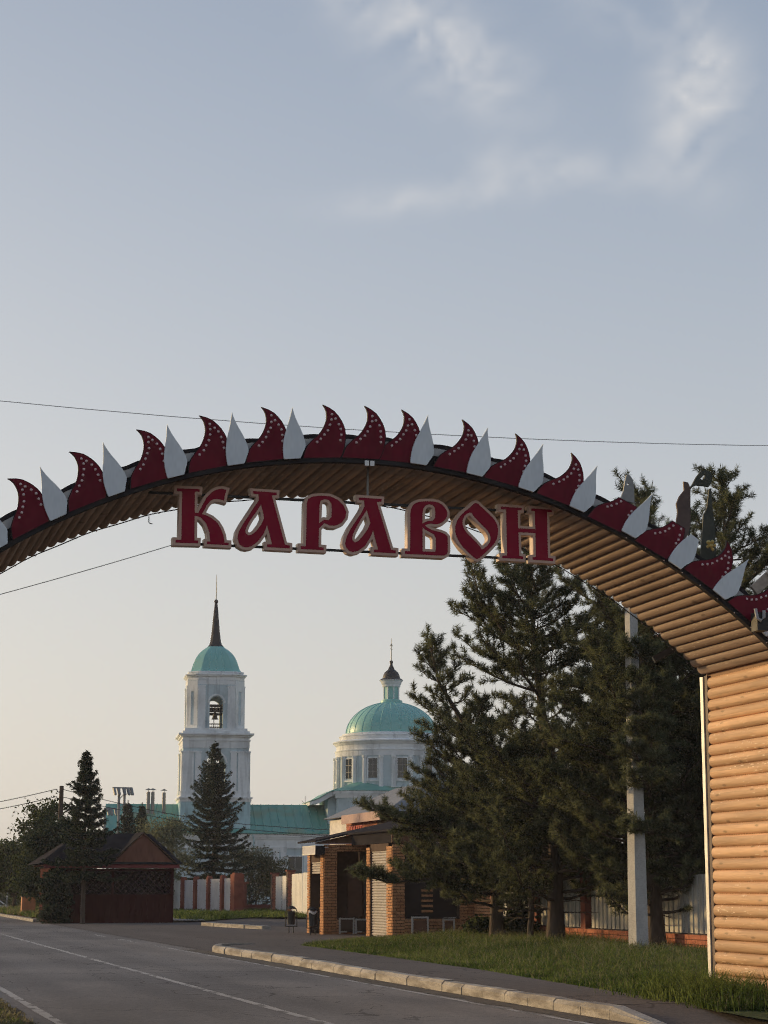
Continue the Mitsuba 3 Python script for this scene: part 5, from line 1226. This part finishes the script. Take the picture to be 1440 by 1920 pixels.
def spruce(label, x, y, z0, h, rb, seed, group=None, dark='m_spruce', name='spruce_tree', zlow=0.9):
    r = np.random.default_rng(seed); t = thing(name, label, 'spruce', group)
    obj('trunk', MB().tube([(x, y, z0), (x, y, z0 + h * 0.5), (x, y, z0 + h)], [0.016 * h, 0.009 * h, 0.012], 7), 'm_bark', t, smooth=60)
    br = MB(); P, D = [], []
    z = zlow
    while z < h - 0.12:
        f = (h - z) / (h - zlow); R = rb * (f ** 0.86) + 0.05
        nb = 8 if f > 0.15 else 5; ph0 = r.uniform(0, 6)
        for q in range(nb):
            ph = ph0 + q * 2 * math.pi / nb + r.normal() * 0.2; L = R * r.uniform(0.5, 1.3)
            e = np.array([math.cos(ph), math.sin(ph), 0]); s = np.linspace(0, 1, 6)[:, None]
            droop = -0.34 * f + 0.22 * (1 - f) * 1.6
            pts = np.array([x, y, z0 + z + r.normal() * 0.05]) + e * L * s + np.array([0, 0, 1]) * L * (droop * s + 0.27 * s ** 3)
            br.tube(pts, np.linspace(0.012 + 0.008 * L, 0.006, 6), 4, False)
            n = max(5, int(L * 13)); side = np.array([-e[1], e[0], 0])
            for w_ in range(n):
                u = (w_ + r.uniform(0, 1)) / n; p = interp(pts, u)
                for sg in (-1, 1):
                    l2 = (0.13 + 0.34 * (1 - u) * min(1, L)) * r.uniform(0.7, 1.2)
                    d2 = unit(side * sg * 0.75 + e * 0.6 + np.array([0, 0, -0.32 + r.normal() * 0.18]))
                    for c in np.linspace(0.3, 1, max(2, int(l2 / 0.11))):
                        P.append(p + d2 * l2 * c); D.append(d2)
            P.append(pts[-1]); D.append(unit(pts[-1] - pts[-2]))
        z += max(0.24, 0.38 * (0.4 + f)) * r.uniform(0.75, 1.3)
    for zz in np.linspace(h * 0.9, h + 0.1, 9):
        P.append(np.array([x, y, z0 + zz])); D.append(np.array([0, 0, 1.0]))
    P, D = np.array(P), unit(np.array(D))
    obj('branches', br, 'm_bark', t, kind='stuff')
    v, f = needles(P, D, 7, 0.13, 0.05, 0.6, r, 0.1)
    obj('crown', (v, f), dark, t, kind='stuff')
    return t


spruce('tall spruce standing before the left part of the kiosk roof', 10.72, 88.6, 0, 7.35, 1.5, 3, zlow=2.2)
spruce('broad dark spruce standing in front of the bell tower', 23.75, 128, 0, 10.7, 3.15, 5)
spruce('left one of two small spruces behind the kiosk roof', 21.3, 150, 0, 7.8, 1.7, 8)
spruce('right one of two small spruces behind the kiosk roof', 22.5, 151, 0, 7.7, 1.5, 9)


def broadleaf(label, x, y, z0, h, rx, seed, bsdf='m_leaf', n=9000, leafs=0.13, trunk=0.13, stems=1, cat='tree', name='broadleaf_tree', low=0.25, droop=0.0, group=None, clump=70, spread=0.42):
    r = np.random.default_rng(seed); t = thing(name, label, cat, group)
    br = MB(); cl = []
    for q in range(stems):
        bx_, by_ = x + (r.normal() * 0.12 * rx if stems > 1 else 0), y + (r.normal() * 0.12 * rx if stems > 1 else 0)
        top = np.array([bx_ + r.normal() * rx * 0.3, by_ + r.normal() * rx * 0.3, z0 + h * r.uniform(0.75, 0.95)])
        base = np.array([bx_, by_, z0 - 0.1]); s = np.linspace(0, 1, 6)[:, None]
        pts = base + (top - base) * s + r.normal(size=(6, 3)) * 0.05 * rx * s
        br.tube(pts, np.linspace(trunk, trunk * 0.2, 6), 7)
        cl.append(pts[-1])
    for q in range(clump):
        u = r.uniform(); zz = low + (1 - low) * u
        rr = rx * math.sqrt(max(0.05, 1 - ((zz - 0.5) / 0.62) ** 2)) * r.uniform(0.35, 1.05)
        a = r.uniform(0, 2 * math.pi)
        c = np.array([x + rr * math.cos(a), y + rr * math.sin(a), z0 + h * zz]); cl.append(c)
        b = np.array([x + r.normal() * 0.1, y, z0 + h * (low * 0.6 + 0.55 * u * (1 - low))])
        mid = (b + c) / 2 + r.normal(size=3) * 0.1 * rx + [0, 0, 0.08 * h]
        br.tube([b, mid, c], [trunk * 0.28, trunk * 0.16, trunk * 0.07], 4, False)
    cl = np.array(cl); w = r.uniform(0.4, 1.6, len(cl)); idx = r.choice(len(cl), n, p=w / w.sum())
    p = cl[idx] + r.normal(size=(n, 3)) * np.array([spread, spread, spread * 0.75]) * rx * 0.45
    p[:, 2] -= droop * np.abs(r.normal(size=n)) * 0.4
    nn = unit(r.normal(size=(n, 3)) + [0, 0, 0.5]); u = unit(np.cross(nn, r.normal(size=(n, 3)))); vv = np.cross(nn, u)
    s = leafs * r.uniform(0.6, 1.2, (n, 1)) / 2
    V = np.stack([p - u * s * 1.5, p + vv * s, p + u * s * 1.5, p - vv * s], 1).reshape(-1, 3)
    k = np.arange(n)[:, None] * 4
    obj('branches', br, 'm_bark', t, kind='stuff')
    obj('crown', (V, np.vstack([k + [0, 1, 2], k + [0, 2, 3]])), bsdf, t, kind='stuff')
    return t


broadleaf('drooping leafy tree left of the wooden pole', 11.0, 108, 0, 6.1, 1.55, 21, n=11000, leafs=0.12, droop=0.6)
broadleaf('dark bushy tree left of the kiosk, its lower boughs reaching over the kiosk corner', 10.7, 97.4, 0, 4.4, 1.75, 22, n=15000, leafs=0.12, bsdf='m_spruce', low=0.33)
broadleaf('dark shrub growing against the left corner of the kiosk', 9.62, 89.9, 0, 2.3, 0.68, 24, n=7000, leafs=0.10, bsdf='m_spruce', low=0.04, cat='shrub', name='shrub', trunk=0.05, stems=3)
broadleaf('leafy tree added to shade the white fence, hidden mostly by the kiosk roof, nearest of the three there', 13.3, 121.7, 0, 4.1, 2.0, 36, n=10000, leafs=0.14, low=0.12)  # this tree and the next two are added to cast shade on the white fence
broadleaf('leafy tree added to shade the white fence, hidden mostly by the kiosk roof, farthest of the three there', 13.2, 131.0, 0, 4.2, 2.1, 37, n=10000, leafs=0.14, low=0.12)
broadleaf('leafy tree added to shade the white fence, hidden mostly by the kiosk roof, middle one of the three there', 13.6, 126.5, 0, 4.1, 2.1, 35, n=11000, leafs=0.15, low=0.12)
broadleaf('rounded green tree behind the bushes at the far left', 10.9, 125, 0, 3.9, 1.9, 25, n=9000, leafs=0.15, low=0.38)
broadleaf('pale hazy tree at the far left edge', 11.6, 190, -1.2, 4.6, 2.6, 26, n=7000, leafs=0.22, bsdf='m_leafpale', low=0.08)
broadleaf('pale greyish green tree between the kiosk gable and the broad spruce', 19.6, 124, 0, 5.4, 2.0, 27, n=9000, leafs=0.11, bsdf='m_leafpale', stems=4, trunk=0.06, low=0.2)
broadleaf('thin leaved bushy tree in front of the church windows', 28.2, 138, 0, 4.0, 1.75, 28, n=5200, leafs=0.12, bsdf='m_leafbush', stems=6, trunk=0.07, low=0.22, cat='tree', spread=0.5)
broadleaf('thin leaved smaller bush before the church wall, right of the bigger one', 30.6, 140, 0, 3.4, 1.1, 29, n=1800, leafs=0.11, bsdf='m_leafbush', stems=4, trunk=0.045, low=0.3, cat='bush', name='bush')
broadleaf('dark green shrub at the foot of the leftmost pine trunk', 18.0, 55.3, 0.05, 0.6, 0.42, 30, n=2000, leafs=0.10, bsdf='m_leaf', stems=4, trunk=0.02, low=0.05, cat='shrub', name='shrub')
broadleaf('dark green shrub between the first trunk and the thin young pine', 18.6, 54.0, 0.05, 0.8, 0.6, 33, n=2400, leafs=0.10, bsdf='m_leafbush', stems=4, trunk=0.02, low=0.05, cat='shrub', name='shrub')
for q, (x, y, h, rx) in enumerate(((2.0, 240, 6.5, 3.6), (-3.0, 255, 7, 4), (9.0, 245, 6.5, 4.2), (15.5, 240, 6.0, 3.8), (21.0, 235, 6.2, 3.2))):
    broadleaf(['leftmost far hazy tree of the row beyond the parked car', 'far hazy tree filling the left edge of the picture beyond the parked car', 'far hazy tree right above the parked car', 'far hazy tree between the parked car and the bushes', 'rightmost far hazy tree, mostly behind the bushes'][q], x, y, -1.2, h, rx, 60 + q, n=4500, leafs=0.35, bsdf='m_leafpale', low=0.06, group='far trees at the left')


# ------------------------------------------------------------------ grass blades
def blades(name, n, sampler, zf, hgt, wid, bsdf, label, seed, lean=0.35):
    r = np.random.default_rng(seed)
    xy, hs = sampler(n, r); n = len(xy); z = zf(xy)
    H = hgt * hs * r.uniform(0.45, 1.25, n); a = r.uniform(0, 2 * np.pi, n)
    s = np.stack([np.cos(a), np.sin(a), 0 * a], 1) * wid / 2 * r.uniform(0.7, 1.3, (n, 1))
    b = np.r_['1,2,0', xy, z]; b = np.c_[xy, z]
    ln = r.normal(size=(n, 2)) * lean
    m_ = b + np.c_[ln * 0.3 * H[:, None], H * 0.55]; t = b + np.c_[ln * H[:, None], H * (1 - 0.25 * np.minimum(1, np.hypot(*ln.T)))]
    V = np.stack([b - s, b + s, m_ + s * 0.8, m_ - s * 0.8, t], 1).reshape(-1, 3); k = np.arange(n)[:, None] * 5
    obj(name, (V, np.vstack([k + [0, 1, 2], k + [0, 2, 3], k + [3, 2, 4]])), bsdf, label=label, cat='grass', kind='stuff')


VP_ = Polygon(VERGE)
from shapely import contains_xy


def verge_sample(n, r):
    # denser near the camera side; only where it can be seen
    y = 23.0 + 36 * r.uniform(size=3 * n) ** 1.35; x = r.uniform(10.3, 20.5, 3 * n)
    ok = contains_xy(VP_, x, y) & ~((x > 11.8) & (y < YF + 0.1) & (x < 13.5)) & (x / y < 0.50); x, y = x[ok][:n], y[ok][:n]
    d = meshkit.fbm(np.stack([x * 0.8, y * 0.8, 0 * x], -1), 3, 9)
    edge = np.clip((x - np.interp(y, [21, 28, 33, 42, 47, 50.6, 56, 60], [10.2, 10.9, 11.2, 11.5, 11.6, 11.65, 14.4, 18])) / 3.0, 0.12, 1)
    return np.c_[x, y], (0.35 + 1.2 * d) * (0.42 + 0.75 * edge)


vz = lambda xy: 0.12 + 0.0 * xy[:, 0] - 0.02
blades('verge_grass', 110000, verge_sample, vz, 0.225, 0.013, 'm_blade', 'green uncut grass of the verge between pavement and fence', 91)
blades('dry_grass', 9000, verge_sample, vz, 0.34, 0.010, 'm_bladedry', 'pale dry stalks among the green verge grass', 92, 0.45)


def tuft_sample(cx, cy, sx, sy):
    def f(n, r):
        x, y = cx + sx * r.normal(size=n), cy + sy * r.normal(size=n); ok = ~((x > 11.87) & (y < YF + 0.05)) & (x > 10.45)
        return np.c_[x[ok], y[ok]], np.full(ok.sum(), 1.0)
    return f


blades('tall_grass', 2600, tuft_sample(11.25, 24.9, 0.45, 0.9), vz, 0.42, 0.014, 'm_blade', 'tall grass tufts at the foot of the right pillar', 93, 0.5)


def poly_sample(poly, y0=None):
    P = Polygon(poly); x0, ya, x1, yb = P.bounds
    def f(n, r):
        x, y = r.uniform(x0, x1, 4 * n), r.uniform(ya, yb, 4 * n); ok = contains_xy(P, x, y)
        return np.c_[x[ok], y[ok]][:n], np.ones(min(n, ok.sum()))
    return f


blades('lawn_grass', 14000, poly_sample(CHURCHLAWN), lambda xy: 0.05 + 0 * xy[:, 0], 0.30, 0.05, 'm_blade', 'grass of the lawn in front of the church fence', 94)
blades('mound_grass', 9000, poly_sample(MOUND), lambda xy: 0.16 + 0 * xy[:, 0], 0.30, 0.05, 'm_blade', 'grass of the mound left of the kiosk', 95)
blades('mound_dry_grass', 3000, poly_sample(MOUND), lambda xy: 0.16 + 0 * xy[:, 0], 0.34, 0.05, 'm_bladedry', 'dry stalks on the mound left of the kiosk', 98)
blades('roadside_grass', 9000, poly_sample([(0.8, 18), (2.42, 18), (2.5, 40), (0.8, 40)]), lambda xy: 0.0 + 0 * xy[:, 0], 0.07, 0.012, 'm_bladedry', 'short dead grass on the soil beside the road', 96, 0.9)
blades('roadside_weeds', 2500, poly_sample([(0.8, 18), (2.3, 18), (2.3, 40), (0.8, 40)]), lambda xy: 0.0 + 0 * xy[:, 0], 0.09, 0.014, 'm_blade', 'sparse green weeds on the soil beside the road', 97, 0.9)

# ------------------------------------------------------------------ haze
HAZE = True
if HAZE:
    scene['haze_air'] = {'type': 'homogeneous', 'albedo': {'type': 'rgb', 'value': [0.95, 0.95, 0.95]}, 'sigma_t': {'type': 'rgb', 'value': [0.00028, 0.00028, 0.0003]}}
    scene['haze'] = {'type': 'cube', 'to_world': T().translate([0, 850, 13.9]).scale([2200, 1500, 16.4]), 'bsdf': {'type': 'null'}, 'interior': {'type': 'ref', 'id': 'haze_air'}}
    labels['haze'] = {'label': 'thin hazy air over the whole place', 'category': 'haze', 'kind': 'stuff'}
    scene['camera']['medium'] = {'type': 'ref', 'id': 'haze_air'}
